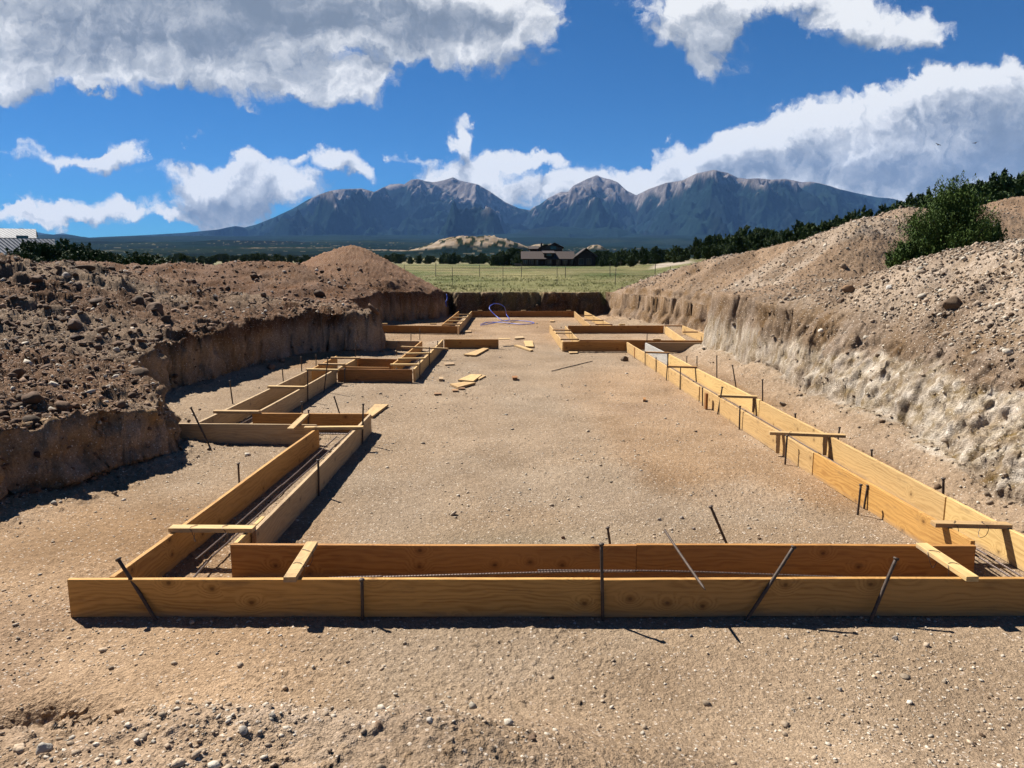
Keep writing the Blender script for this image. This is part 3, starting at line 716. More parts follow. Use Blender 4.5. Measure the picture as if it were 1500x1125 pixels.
def hang_leg(br,px,ptop,pbot,wd=.05):
    """upright 2x4 under a brace, nailed to it: a part of the brace"""
    mw=br.matrix_world if False else Matrix.Translation(br.location)@br.rotation_euler.to_matrix().to_4x4()
    x,y=G(px,ptop,BH-.01)
    hgt=.24; BN[0]+=1
    bm=bmesh.new(); bmesh.ops.create_cube(bm,size=1)
    for v in bm.verts: v.co=Vector((v.co.x*wd,v.co.y*.036,v.co.z*hgt-hgt/2-.004))
    bmesh.ops.bevel(bm,geom=list(bm.edges),offset=.003,segments=1)
    loc=mw.inverted()@Vector((x,y,BH+.006))
    bm_obj('hanging_leg',bm,WOODY,br,(loc.x,max(-.02,min(.02,loc.y)),0))
for bi,px,pt in ((3,1468,770),(4,1141,640),(4,1213,645),(5,1104,583)): hang_leg(BRO[bi],px,pt,0)
# ------------------------------------------------------------------ steel stakes
def stake_mesh(L,r,head,bend,ribs=False):
    bm=bmesh.new(); n=max(6,int(L/.05)) if not ribs else int(L/.012)
    pts=[(bend*math.sin(i/n*math.pi)*L,0,L*i/n) for i in range(n+1)]
    rr=[r*(1+(.14 if ribs and i%2 else 0)+random.uniform(-.03,.03)) for i in range(n+1)]; rr[0]=r*.35; 
    tube(bm,pts,r,9,rr=rr)
    if head:
        tube(bm,[(0,0,L-.012),(0,0,L-.004),(0,0,L+.006)],r,9,rr=[r*1.2,r*1.75,r*1.5])
    me=bpy.data.meshes.new('steel_stake'); bm.to_mesh(me); bm.free(); 
    me.polygons.foreach_set('use_smooth',[True]*len(me.polygons)); return me
def stake(base,top,label,r=.011,head=True,name='steel_stake',cat='stake',group='steel stakes along the forms',sink=.06):
    a=Vector(base); b=Vector(top); d=(b-a); dn=d.normalized(); a=a-dn*sink; L=(b-a).length
    me=stake_mesh(L,r,head,random.uniform(-.006,.006))
    o=link_mesh(name,me,STEEL); o.location=a; o.rotation_euler=dn.to_track_quat('Z','Y').to_euler()
    return tag(o,label,cat,group)
def st_px(pt,pb,label,ybase=None,ytop=None,r=.011,head=True,**k):
    """pb: where it meets the ground; pt: its head, standing over depth ytop"""
    if ybase is None: x,y=G(*pb); base=(x,y,0)
    else: base=Y3(*pb,ybase)
    top=Y3(*pt,base[1] if ytop is None else ytop)
    return stake(base,top,label,r,head,**k)
S=[((173,819),(229,910),'dark steel stake leaning left over the left end of the front board',None,5.05,.013),
 ((530,849),(531,909),'short upright stake on the front board face beside the big knot',None,4.96,.012),
 ((881,797),(883,908),'tall upright stake at the middle of the front board',None,4.97,.012),
 ((1163,801),(1092,910),'long stake leaning right against the front board, left of two',None,5.06,.013),
 ((1313,818),(1274,913),'shorter stake leaning right against the front board, right of two',None,5.02,.013),
 ((1041,742),(1068,805),'dark stake leaning left, standing behind the rear front board',None,None,.012),
 ((890,773),(896,812),'short stake poking up behind the rear front board near the tall stake',None,None,.011),
 ((349,679),(351,716),'stake behind the outer board of the near left footing',None,None,.011),
 ((466,674),(467,727),'upright stake against the inner board of the near left footing',None,None,.012),
 ((532,592),(531,651),'upright stake at the far end of the inner near left board',None,None,.012),
 ((279.5,597),(308,656),'stake leaning left against the weathered board at the first jog',None,None,.012),
 ((442,589),(444,632),'taller of two stakes at the first left jog corner',None,None,.012),
 ((452,601),(451,634),'shorter of two stakes at the first left jog corner',None,None,.011),
 ((336.5,558),(341,592),'upright stake on the open ground left of the second footing run',None,None,.012),
 ((489.5,581),(498,608),'stake leaning left on the floor behind the first left jog',None,None,.012),
 ((450.5,542),(451,588),'upright stake on the inner face of the second left run, near its far end',None,None,.012),
 ((480.5,524),(474.5,575),'slightly leaning stake on the inner face just before the second left jog',None,None,.012),
 ((413.6,541),(415,558),'short stake behind the outer board of the second left run',None,None,.012),
 ((441,523),(442,544),'stake below the cut left of the second jog',None,None,.012),
 ((463,520),(463,537),'short stake below the cut beside the second left jog corner',None,None,.012),
 ((505,540),(505,562),'stake on the left end of the orange board at the second left jog',None,None,.012),
 ((581,540),(577,560),'leaning stake on the orange board at the second left jog',None,None,.012),
 ((615,526),(615,556),'nearest stake on the inner face of the third left run',None,None,.012),
 ((629,509),(629,536),'middle stake on the inner face of the third left run',None,None,.012),
 ((641,500),(641,521),'farthest stake on the inner face of the third left run',None,None,.012),
 ((521,500),(521,530),'tall stake in front of the earth promontory',None,None,.012),
 ((581,500),(581,521),'stake on the board right of the earth promontory',None,None,.012),
 ((602,490),(602,512),'stake among the forms at the far end of the third left run',None,None,.012),
 ((615,482),(615,498),'small stake between the two far left rows',None,None,.012),
 ((1261,710),(1256,756),'left stake of a close pair on the near right footing board',None,None,.011),
 ((1271,711),(1265,748),'right stake of a close pair on the near right footing board',None,None,.011),
 ((1153,638),(1150,681),'stake below the two legged brace on the right footing',None,None,.012),
 ((1084,595),(1083,630),'upright stake on the inner right board, left of the two legged brace',None,None,.012),
 ((1058,567),(1051,608),'leaning stake rising above the inner right board beside a brace',None,None,.012),
 ((1029,568),(1029,595),'stake just left of the red lap post on the right footing',None,None,.011),
 ((997,538),(996,571),'stake below the thin brace on the far right footing board',None,None,.011),
 ((979,517),(976,558),'tall slightly leaning stake on the far inner right board',None,None,.011),
 ((961,524),(961,546),'short stake on the far inner right board',None,None,.011),
 ((945,515),(945,536),'stake on the far inner right board below the dark thin brace',None,None,.011),
 ((948,489),(947,515),'stake rising above the cross footing at the far end of the right footing',None,None,.011),
 ((1050,521),(1050,556),'tall stake behind the outer right board, left of the leaning one',None,None,.012),
 ((1073,535),(1079,572),'leaning stake behind the outer right board',None,None,.012),
 ((1117,556),(1117,592),'upright stake on the strip between the right footing and the white cut',None,None,.012),
 ((1021,522),(1021,542),'stake at the foot of the white cut corner',None,None,.011),
 ((1006,522),(1006,535),'small stake by the thin brace near the white cut corner',None,None,.011),
 ((1165,606),(1165,622),'stub of a stake behind the outer right board',None,None,.014),
 ((1277,659),(1277,682),'capped stake head behind the flowing grain of the outer right board',None,None,.012),
 ((1382,701),(1381,735),'thick stake behind the outer right board, nearest the viewer',None,None,.014),
 ((1230,626),(1226,655),'stake poking up through the end of the two legged brace',None,None,.012),
 ((1392,779),(1384,812),'thick capped stake at the front right corner inside the form',None,None,.016),
 ((366,789),(370,815),'stub of a stake at the lapped boards in the front left corner',None,None,.014),
 ((202,834),(203,860),'small stub just behind the front board near the left leaning stake',None,None,.014)]
for pt,pb,lab,yb,yt,r in S: st_px(pt,pb,lab,yb,yt,r)
# loose bar lying across both front boards
a=Vector(Y3(974,777,5.72)); b=Vector(Y3(1033,864,4.80))
stake(b,a,'loose steel bar resting aslant across the two front boards',.010,False,'steel_bar','steel bar','loose steel bars',sink=.0)
# rebar in the footings
def rebar(pts,label,r=.008,step=.012):
    bm=bmesh.new(); P=[Vector(p) for p in pts]; q=[]; rr=[]
    for p0,p1 in zip(P,P[1:]):
        n=max(2,int((p1-p0).length/step))
        for i in range(n): q.append(p0.lerp(p1,i/n)+Vector((0,0,.006*math.sin(i*step*1.7+p0.x)))); rr.append(r*(1.16 if i%2 else .95))
    q.append(P[-1]); rr.append(r); tube(bm,q,r,7,rr=rr)
    o=bm_obj('rebar',bm,REB); return tag(o,label,'rebar','reinforcing bars in the footings')
REB=mat_simple('rebar_steel',(.07,.05,.045),(.16,.12,.10),40,.5,.55,.001,.4)
rebar([(-2.5,5.40,.10),(-1,5.42,.13),(.6,5.42,.165),(.95,5.42,.165)],'upper reinforcing bar lying along the front footing, left length')
rebar([(.2,5.46,.160),(1.2,5.46,.15),(2.8,5.40,.125)],'upper reinforcing bar lying along the front footing, right length')
rebar([(-2.5,5.40,.09),(-2.53,5.9,.09),(-2.46,8.0,.09),(-2.35,10.6,.10)],'reinforcing bar running down the near left footing')
rebar([(-2.66,5.9,.07),(-2.58,8.0,.07),(-2.5,10.3,.08)],'second reinforcing bar in the near left footing, closer to the outer board')
rebar([(3.95,5.2,.08),(3.90,9.0,.11),(3.72,14,.10),(3.62,20,.1)],'reinforcing bar running the length of the right footing')
rebar([(4.08,5.1,.06),(4.02,9.0,.08),(3.86,14,.08),(3.7,20,.08)],'second reinforcing bar in the right footing, closer to the outer board')
rebar([(-4.2,10.55,.08),(-4.12,13,.09),(-4.02,15.6,.09)],'reinforcing bar down the second left footing run')
rebar([(-4.3,10.6,.08),(-2.3,10.5,.08)],'reinforcing bar across the first left jog')
rebar([(-2.4,16.1,.1),(-2.34,21.6,.1)],'reinforcing bar down the third left footing run')
rebar([(3.92,5.3,.05),(4.16,5.05,.05),(4.3,4.8,.05)],'short bent reinforcing bar at the front right corner')
# red lap post
bm=bmesh.new(); bmesh.ops.create_cube(bm,size=1)
for v in bm.verts: v.co=Vector((v.co.x*.04,v.co.y*.09,v.co.z*.30+.15))
bmesh.ops.bevel(bm,geom=list(bm.edges),offset=.004,segments=1)
x,y=G(1038,601); o=bm_obj('lap_post',bm,WOODR,None,(x-.045,y+.02,0),(0,0,.02)); tag(o,'dark red wooden block nailed over a joint of the inner right board','lap post')
x,y=G(932,524); 
bm=bmesh.new(); bmesh.ops.create_cube(bm,size=1)
for v in bm.verts: v.co=Vector((v.co.x*.04,v.co.y*.10,v.co.z*.28+.14))
bmesh.ops.bevel(bm,geom=list(bm.edges),offset=.004,segments=1)
o=bm_obj('lap_post',bm,WOODR,None,(x-.04,y,0)); tag(o,'dark wooden block at the far joint of the inner right board beside the box form','lap post')
# ------------------------------------------------------------------ scraps lying on the floor
def plank(pts,label,t=.038,mat=None,z=.012,cat='plank',name='loose_plank',group='lumber offcuts on the dirt floor',lift=0):
    """pts: picture corners of its upper face, on the ground"""
    q=[Vector((*G(px,py,z+t),0)) for px,py in pts]; c=sum(q,Vector())/len(q)
    ax=(q[1]-q[0]); an=math.atan2(ax.y,ax.x); R=Matrix.Rotation(-an,3,'Z')
    bm=bmesh.new(); top=[]; bot=[]
    for p in q:
        l=R@(p-c); top.append(bm.verts.new((l.x,l.y,t))); bot.append(bm.verts.new((l.x,l.y,0)))
    n=len(q); bm.faces.new(top); bm.faces.new(list(reversed(bot)))
    for i in range(n): bm.faces.new((top[i],bot[i],bot[(i+1)%n],top[(i+1)%n]))
    bmesh.ops.recalc_face_normals(bm,faces=bm.faces); bmesh.ops.bevel(bm,geom=list(bm.edges),offset=.003,segments=1)
    o=bm_obj(name,bm,mat or WOODY,None,(c.x,c.y,z),(0,lift,an)); return tag(o,label,cat,group)
plank([(534,607),(549,592),(569,592),(546,609)],'wide pale plank offcut lying behind the near left footing corner')
plank([(671,556),(690,548),(706,548.5),(693,558)],'wide plank offcut, upper one of the pair in the middle of the floor')
plank([(697,552),(707,549),(712,550),(702,555)],'small wood scrap tucked under the upper floor plank',z=.005,t=.03)
plank([(659,562),(680,559),(697,560),(671,567)],'narrower plank offcut, lower one of the pair in the middle of the floor')
plank([(679,519),(708,509.5),(716,510),(697,520)],'pale plank offcut right of the third left footing run')
plank([(767,499),(780,499),(782,507.5),(770,507)],'broad plank offcut in the upper middle of the floor')
plank([(753,505),(760,505),(781,512),(777,513)],'narrow plank laid against the broad one in the upper middle of the floor')
plank([(755,492.5),(766,492),(768,494.5),(754,495.5)],'small whitish wood offcut high up in the middle of the floor',mat=WOODG)
plank([(650,531),(664,530.5),(666,533),(652,534)],'small whitish slab just right of the third left footing run',mat=WOODG)
plank([(679,484),(690,484),(690,486),(678,486)],'thin slat by the far left row of boards',t=.02)
plank([(805,468.5),(812,468.5),(812,470.5),(806,470.5)],'tiny pale offcut in front of the back row, right of the blue hose')
plank([(833,514.5),(846,514.5),(846,516.5),(834,517)],'pale slat lying along the foot of the reddish right box board',t=.02)
plank([(750,550.5),(758,550.5),(758,553),(751,553)],'small brick red wood block in the middle of the floor',mat=WOODR,t=.05)
plank([(662,570),(671,570),(671,572),(663,572)],'small dark chip just below the floor planks',mat=WOODR,t=.02)
plank([(636,575),(646,575),(646,576.5),(636,577)],'thin dark chip farthest left of the floor scraps',mat=WOODR,t=.02)
plank([(671,567.5),(681,567.5),(681,569),(672,569)],'thin dark chip touching the lower floor plank',mat=WOODR,t=.02)
plank([(643,552),(649,552),(649,555),(643,555)],'small cube of wood left of the floor planks',t=.05,mat=WOODG)
plank([(942,582),(946,582),(946,585),(942,585)],'small dark cube alone on the right of the floor',t=.05,mat=WOODR)
a=Vector((*G(807,545),.02)); b=Vector((*G(868,530),.02))
stake(a,b,'thin dark stick lying alone on the right middle of the floor',.010,False,'stick','stick','sticks on the floor',sink=0)
plank([(730,495.5),(747,495),(747,496.3),(731,496.8)],'thin batten pointing from the single left board into the floor',t=.02,z=.2)
# small blocks sitting on the far board tops
for px,py,lab in ((703,455,'small pale block on the farthest board, left of the hose'),(767,455,'small pale block on the farthest board, right of the hose'),(833,455,'small pale block on the farthest board near its right end'),
                  (563,474.5,'small pale block on the far left row near the promontory'),(635,474.5,'small pale block on the far left row near the footing'),(911,475.5,'small pale block on the long shaded board of the far right row'),(962,497.5,'pale block on the cross footing beside the white cut')):
    x,y=G(px,py,BH+.03); bm=bmesh.new(); bmesh.ops.create_cube(bm,size=1)
    for v in bm.verts: v.co=Vector((v.co.x*.22,v.co.y*.09,v.co.z*.045+.0225))
    bmesh.ops.bevel(bm,geom=list(bm.edges),offset=.004,segments=1)
    o=bm_obj('wood_block',bm,WOODY,None,(x,y,BH+.007),(0,0,random.uniform(-.3,.3))); tag(o,lab,'wood block','small blocks on the far boards')
# blue hose
BLUE_M=mat_simple('blue_plastic',(.02,.06,.42),(.03,.09,.55),5,.4,0,0,.5)
def hose(name,pts,label,r=.02):
    P=[Vector(p) for p in pts]; q=[]
    for i in range(len(P)-1):
        p0=P[max(i-1,0)];p1=P[i];p2=P[i+1];p3=P[min(i+2,len(P)-1)]
        for k in range(8):
            t=k/8; q.append(.5*((2*p1)+(p2-p0)*t+(2*p0-5*p1+4*p2-p3)*t*t+(3*p1-p0-3*p2+p3)*t**3))
    q.append(P[-1]); bm=bmesh.new(); tube(bm,q,r,8); o=bm_obj(name,bm,BLUE_M,smooth=True); return tag(o,label,'hose')
def hp(px,py,y=None,z=.03):
    return (*G(px,py,z),z) if y is None else Y3(px,py,y)
hose('blue_hose',[hp(704,475),hp(715,472),hp(735,472.5),hp(765,475),hp(782,473.5),hp(775,471),hp(755,469.5),hp(738,470,30.4),hp(727,463,30.8),hp(717,452,31.2),hp(721,446,31.6),hp(730,445,32.1),hp(739,450,32.6),hp(742,461,33),hp(746,468,31.5),hp(735,470.5),hp(718,474),hp(704,476.5)],'bright blue hose looped on the floor before the back row',.014)
hose('blue_strap',[Y3(654,431,33.9),Y3(655,437,33.8),Y3(653,443,33.7),Y3(654,449,33.7)],'short blue line hanging down the back left corner of the cut',.018)
print('forms',time.time()-T0)
# ------------------------------------------------------------------ stones
def stone_proto(seed,sub=1,flat=.7,cut=(.55,.95),jit=.08):
    bm=bmesh.new(); bmesh.ops.create_icosphere(bm,subdivisions=sub,radius=1); r=random.Random(seed)
    sh=[(Vector((r.gauss(0,1),r.gauss(0,1),r.gauss(0,1))).normalized(),r.uniform(*cut)) for _ in range(9)]
    for v in bm.verts:
        for n,d in sh:
            q=v.co.dot(n)
            if q>d: v.co-=n*(q-d)*.8
        v.co*=1+r.uniform(-jit,jit)
        v.co=Vector((v.co.x*1.15,v.co.y*.9,v.co.z*flat))
    V=np.array([v.co[:] for v in bm.verts]); Fc=np.array([[v.index for v in f.verts] for f in bm.faces]); bm.free(); return V,Fc
PROT=[stone_proto(i,1,random.uniform(.55,.95),(.35,.85)) for i in range(14)]
PROTF=[stone_proto(60+i,1,random.uniform(.38,.6),(.4,.9)) for i in range(10)]
PROTH=[stone_proto(100+i,3,random.uniform(.8,1.0),(.45,.85),.03) for i in range(6)]
def scatter(name,x,y,size,colr,label=None,sink=.3,prot=PROT,kind='stuff',seed=0):
    rg=np.random.default_rng(seed); z,s=ground_zs(x,y)
    VV=[];FF=[];CC=[];off=0
    which=rg.integers(0,len(prot),len(x))
    for k,(V,Fc) in enumerate(prot):
        m=np.where(which==k)[0]; n=len(m)
        if n==0: continue
        a=rg.uniform(0,6.283,n); t=rg.normal(0,.35,n); ca,sa=np.cos(a),np.sin(a); ct,stt=np.cos(t),np.sin(t)
        vx=V[None,:,0]*ca[:,None]-V[None,:,1]*sa[:,None]; vy=V[None,:,0]*sa[:,None]+V[None,:,1]*ca[:,None]; vz=np.repeat(V[None,:,2],n,0)
        vx,vz=vx*ct[:,None]-vz*stt[:,None],vx*stt[:,None]+vz*ct[:,None]
        sz=size[m][:,None]
        P=np.stack([x[m][:,None]+vx*sz,y[m][:,None]+vy*sz,z[m][:,None]+vz*sz+sz*(.5-sink)],-1).reshape(-1,3)
        VV.append(P); FF.append((Fc[None]+ (np.arange(n)*len(V))[:,None,None]).reshape(-1,3)+off); off+=n*len(V)
        CC.append(np.repeat(colr[m],len(V),0))
    me=np_mesh(name,np.concatenate(VV),np.concatenate(FF)); set_col(me,'soil',np.clip(np.concatenate(CC)*AL,.02,.8))
    o=link_mesh(name,me,STONE); return tag(o,kind=kind) 
def tones(n,rg,base,var,white=.15,dark=.15):
    c=np.array(base)[None]*(1+rg.normal(0,var,n))[:,None]; w=rg.random(n)<white
    c[w]=np.array([.70,.62,.50])*(1+rg.normal(0,.18,w.sum()))[:,None]
    d=rg.random(n)<dark; c[d]=np.array([.14,.088,.052])*(1+rg.normal(0,.25,d.sum()))[:,None]
    return c
def samp(n,rg,ylo,yhi,ulo=-.78,uhi=.78,p=1.0):
    y=np.exp(rg.uniform(math.log(ylo),math.log(yhi),n)); return rg.uniform(ulo,uhi,n)*y,y
rg=np.random.default_rng(3)
# floor grit, thin and patchy
x,y=samp(26000,rg,3.3,34); s=pit_sd(x,y); k=(s<-.1)&(rg.random(len(x))<.15+.85*sstep(.45,.7,vn2(x*.8,y*.8,66))); x,y=x[k],y[k]; n=len(x)
scatter('floor_gravel',x,y,rg.lognormal(math.log(.0055),.5,n)*(1+y/16),tones(n,rg,(.58,.46,.33),.2,.4,.03),seed=1,prot=PROTF)
# denser rubble on the rim by the viewer
x,y=samp(11000,rg,2.6,4.7); d=np.clip((4.25-y-.35*np.abs(x+1.0)*.15)/1.1,0,1); k=rg.random(len(x))<.04+.8*d*sstep(.38,.68,vn2(x*1.5,y*2.5,67))*(.15+.85*sstep(1.1,-.3,x)); x,y=x[k],y[k]; n=len(x)
scatter('rim_rubble',x,y,rg.lognormal(math.log(.0062),.65,n).clip(.003,.035),tones(n,rg,(.52,.40,.28),.22,.3,.04),seed=2,prot=PROTF)
# left bank
x,y=samp(34000,rg,6,34,-.95,-.02); s=pit_sd(x,y); k=(s>.02)&(y<33+0*x); x,y=x[k],y[k]; n=len(x)
scatter('bank_rubble',x,y,rg.lognormal(math.log(.013),.65,n).clip(.005,.10)*(.7+y/22),tones(n,rg,(.27,.17,.108),.28,.13,.08),seed=3)
# broken clods of the left bank
x,y=samp(9000,rg,6,33,-.95,-.02); s=pit_sd(x,y); k=(s>.05)&(rg.random(len(x))<.12+.88*sstep(.42,.66,vn2(x*.7,y*.7,68)))&(rg.random(len(x))<1.0-.6*sstep(22,27,y)); x,y=x[k],y[k]; n=len(x)
scatter('earth_clods',x,y,rg.lognormal(math.log(.030),.55,n).clip(.012,.14)*(.8+y/30),tones(n,rg,(.17,.098,.056),.22,.02,.2),seed=6,sink=.42,prot=[stone_proto(200+i,2,random.uniform(.6,.9),(.35,.8),.17) for i in range(10)])
# right heap
x,y=samp(90000,rg,6.5,36,.1,1.0); s=pit_sd(x,y); k=(s>.75)|((s>.0)&(rg.random(len(x))<.15)); x,y=x[k],y[k]; n=len(x)
tn=sstep(.45,.62,vn2(x/3.4+7,y/2.8,65))*sstep(15,20,y)
scatter('heap_gravel',x,y,rg.lognormal(math.log(.0145),.5,n).clip(.006,.09)*(.6+y/20)*(1-.35*tn),tones(n,rg,(.43,.335,.245),.22,.22)*(1-.3*tn[:,None]),seed=4)
# crumbs fallen below the cuts
x,y=samp(16000,rg,6,34); s=pit_sd(x,y); k=(s<.05)&(s>-.75)&(rg.random(len(x))<np.exp(s/.3)); x,y=x[k],y[k]; n=len(x)
scatter('fallen_crumbs',x,y,rg.lognormal(math.log(.013),.6,n).clip(.006,.08)*(.7+y/25),tones(n,rg,(.33,.25,.175),.28,.2),seed=5)
# single stones that stand out
ROCKS=[(64,1106,.030,(.55,.50,.42),'large pale rounded stone at the bottom left corner','P'),(630,1060,.019,(.60,.55,.48),'pale upright stone at the bottom, tallest in its cluster','P'),
 (358,1081,.024,(.40,.36,.31),'grey rounded stone on the bottom rim','P'),(410,933,.017,(.62,.57,.50),'small white stone below the left part of the front board','P'),
 (347,919,.011,(.6,.55,.47),'small white stone at the shadow edge below the front board','P'),(842,914,.014,(.5,.5,.5),'light grey pebble in the shadow of the middle stake','P'),
 (459,979,.013,(.55,.49,.4),'small cream stone on open dirt left of the middle','P'),(1012,933,.015,(.42,.37,.31),'flat grey stone right below the front board','P'),
 (1311,936,.022,(.38,.33,.28),'rounded grey stone below the right leaning stake','P'),(1152,935,.016,(.5,.44,.36),'cream stone between the two leaning stakes below the board','P'),
 (825,789,.022,(.27,.17,.11),'brown flat stone just behind the rear front board','P'),(1016,775,.022,(.36,.30,.25),'dark round stone on the floor left of the loose leaning bar','P'),
 (966,762,.023,(.5,.43,.34),'pale flat stone on the floor behind the loose bar','P'),(998,760,.026,(.45,.38,.31),'bigger flat stone right beside the pale one behind the loose bar','P'),
 (1230,1012,.016,(.46,.40,.33),'pale stone at the lower right','P'),(780,1078,.020,(.26,.17,.11),'dark brown clod on the bottom rim','P'),
 (400,1060,.018,(.50,.44,.36),'cream stone half buried on the bottom rim','P'),(555,1068,.020,(.30,.20,.13),'brown clod beside the pale upright stone','P'),
 (228,459,.34,(.24,.15,.095),'large brown boulder sitting on the left bank','B'),
 (112,424,.26,(.16,.10,.065),'dark clod high on the left bank, upper left of the boulder','B'),(203,447,.24,(.15,.095,.06),'dark clod just left of the large boulder','B'),
 (244,478,.19,(.13,.08,.05),'dark clod right below the large boulder','B'),(97,412,.17,(.50,.43,.36),'pale rounded rock high on the left bank','B'),
 (150,492,.22,(.22,.145,.09),'brown lump in a row of lumps on the left bank','B'),(110,485,.24,(.18,.115,.075),'left lump of the row on the left bank','B'),
 (155,555,.05,(.55,.47,.38),'pale stone on the lip of the left cut','B'),(397,541,.16,(.25,.175,.12),'brown clod at the foot of the left cut wall','G'),
 (306,660,.055,(.16,.11,.07),'dark clod in front of the weathered board','G'),(1243,424,.20,(.33,.20,.11),'orange brown clod left of the juniper, on the right heap','B'),
 (1270,405,.17,(.26,.17,.1),'brown clod behind the orange one left of the juniper','B'),(1302,423,.10,(.66,.62,.56),'white stone at the left foot of the juniper','B'),
 (1235,392,.20,(.36,.26,.17),'tan boulder partway up the right heap','B'),(1395,452,.22,(.20,.135,.085),'dark clod on the slope below the juniper','B'),
 (1232,441,.15,(.22,.15,.1),'dark clod above the brown band of the right cut','B'),(915,529,.18,(.2,.14,.09),'dark clod beside the right footing at the foot of the white cut','G')]
def ray_ground(px,py):
    u,v=uv(px,py); ys=np.exp(np.linspace(math.log(2.6),math.log(60),3000)); xs=u*ys
    z,_,_,_=base_h(xs[None],ys[None]); zz=H+v*ys; hit=np.where(zz<=z[0])[0]
    i=hit[0] if len(hit) else -1
    return xs[i],ys[i],z[0][i]
for i,(px,py,sz,c,lab,kd) in enumerate(ROCKS):
    x,y,z=ray_ground(px,py)
    if kd!='P': sz*=.62
    V,Fc=PROTH[i%6]; V=V.copy(); nf=vn3(V[:,0]*6+i,V[:,1]*6,V[:,2]*6,i+50); V*=(.94+.14*nf)[:,None]; nz=vn3(V[:,0]*2+i,V[:,1]*2,V[:,2]*2,i); V*=(.85+.3*nz)[:,None]*sz
    me=np_mesh('rock',V,Fc,smooth=False); set_col(me,'soil',np.repeat(np.array([c])*.62,len(V),0))
    gz=ground_z(x,y)
    o=link_mesh('rock',me,STONE,None,(x,y,gz+sz*.28),(random.uniform(-.2,.2),random.uniform(-.2,.2),random.uniform(0,6)))
    tag(o,lab,'rock' if 'clod' not in lab and 'lump' not in lab else 'clod')
print('stones',time.time()-T0)
# ------------------------------------------------------------------ plants
def leaf_mesh(name,C,size,D,asp=.35,seed=0):
    rg=np.random.default_rng(seed); n=len(C)
    D=D/np.linalg.norm(D,axis=1,keepdims=True); R=rg.normal(0,1,(n,3)); S=np.cross(D,R); S/=np.linalg.norm(S,axis=1,keepdims=True)+1e-9
    s=size[:,None]; V=np.stack([C-D*s,C+S*s*asp-D*s*.2,C+D*s,C-S*s*asp-D*s*.2],1).reshape(-1,3)
    return np_mesh(name,V,np.arange(4*n).reshape(n,4))
def branchy_bush(name,h,wd,seed,nb,per,lsize,mat,taper=.35,lean=(0,0),spiky=.5,label=None,group=None,cat='juniper',loc=(0,0,0),topx=0.0,low=.05,outlier=0):
    """trunk with limbs; foliage sprays gather round every limb's outer half"""
    r=np.random.default_rng(seed); root=empty(name,loc); tag(root,label,cat,group)
    bm=bmesh.new(); tube(bm,[(0,0,-.25),(.02*h,0,.2*h),(topx*.4,0.01*h,.5*h),(topx*.7,0,.82*h)],.03*h,7,rr=[.045*h,.032*h,.02*h,.006*h])
    C=[];D=[];S=[]
    for b in range(nb):
        t=(b+.5)/nb; zz=h*(low+.80*t**.9); rw=wd*(math.sin(math.pi*(.20+.72*t))**.7)*(1-taper*t**1.4)*r.uniform(.6,1.2)
        an=b*2.4+r.uniform(-.5,.5); up=h*r.uniform(.08,.26)*(1-.2*t)
        p0=Vector((topx*t*.7,0,zz*.85)); p1=Vector((topx*t*.8+math.cos(an)*rw*.55,math.sin(an)*rw*.55,zz+up*.25)); p2=Vector((topx*t+math.cos(an)*rw,math.sin(an)*rw,zz+up))
        tube(bm,[p0,p1,p2],.01,5,rr=[.016*h*(1-.5*t),.008*h,.002*h])
        p0,p1,p2=[np.array(p) for p in (p0,p1,p2)]
        nk=max(3,int(per/55))
        for k in range(nk):
            q=r.uniform(.35,1.08); c=(1-q)**2*p0+2*q*(1-q)*p1+q*q*p2+r.normal(0,.085*wd,3)
            m=per//nk; ax=(p2-p0)/np.linalg.norm(p2-p0)*.5+np.array([0,0,1])*spiky+r.normal(0,.25,3); ax/=np.linalg.norm(ax)
            L=(.17+.10*max(0,spiky-.6))*wd*r.uniform(.6,1.5); tt=r.uniform(-.5,1,m)
            pts=c+ax*(tt*L)[:,None]+r.normal(0,1,(m,3))*(.055*wd*(1.15-np.clip(tt,0,1)))[:,None]
            C.append(pts); D.append(ax+r.normal(0,.55,(m,3))); S.append(r.uniform(.6,1.3,m)*lsize)
    bm_obj('trunk',bm,BARK,root,smooth=True)
    me=leaf_mesh('crown',np.concatenate(C),np.concatenate(S),np.concatenate(D),.33,seed); link_mesh('crown',me,mat,root)
    return root
# the juniper left standing between the heaps
jx,jy,jz=Y3(1352,424,17.2)
gz=ground_z(jx,jy)
JS=17.2/1083
t1=branchy_bush('juniper_tree',2.62,1.16,5,66,1550,.030,LEAF,taper=.70,label='bright green juniper standing between the gravel heaps on the right',loc=(Y3(1375,424,17.2)[0],17.2,Y3(1372,425,17.2)[2]-.42),spiky=1.5,topx=.18,low=.02)
t2=branchy_bush('juniper_shrub',1.0,.42,9,20,900,.032,LEAF,label='small juniper shoot beside the right edge of the big juniper',loc=(Y3(1442,392,17.6)[0],17.6,Y3(1442,392,17.6)[2]-.05),spiky=1.0)
t3=branchy_bush('juniper_shrub',1.15,.55,10,22,1000,.032,LEAF,label='low juniper clump at the left foot of the big juniper',loc=(Y3(1332,424,16.9)[0],16.9,Y3(1332,424,16.9)[2]-.12),spiky=.8)
def copy_tree(o):
    c=o.copy(); COL.objects.link(c)
    for ch in o.children:
        d=ch.copy(); COL.objects.link(d); d.parent=c
    return c
protos=[branchy_bush('pine_tree' if i%3==0 else 'juniper_tree',1.0,[.42,.55,.48,.62,.38,.52][i],20+i,34,340,.046,LEAFD,spiky=.45,topx=random.uniform(-.08,.08),low=.0,cat='tree') for i in range(6)]
used=[False]*6
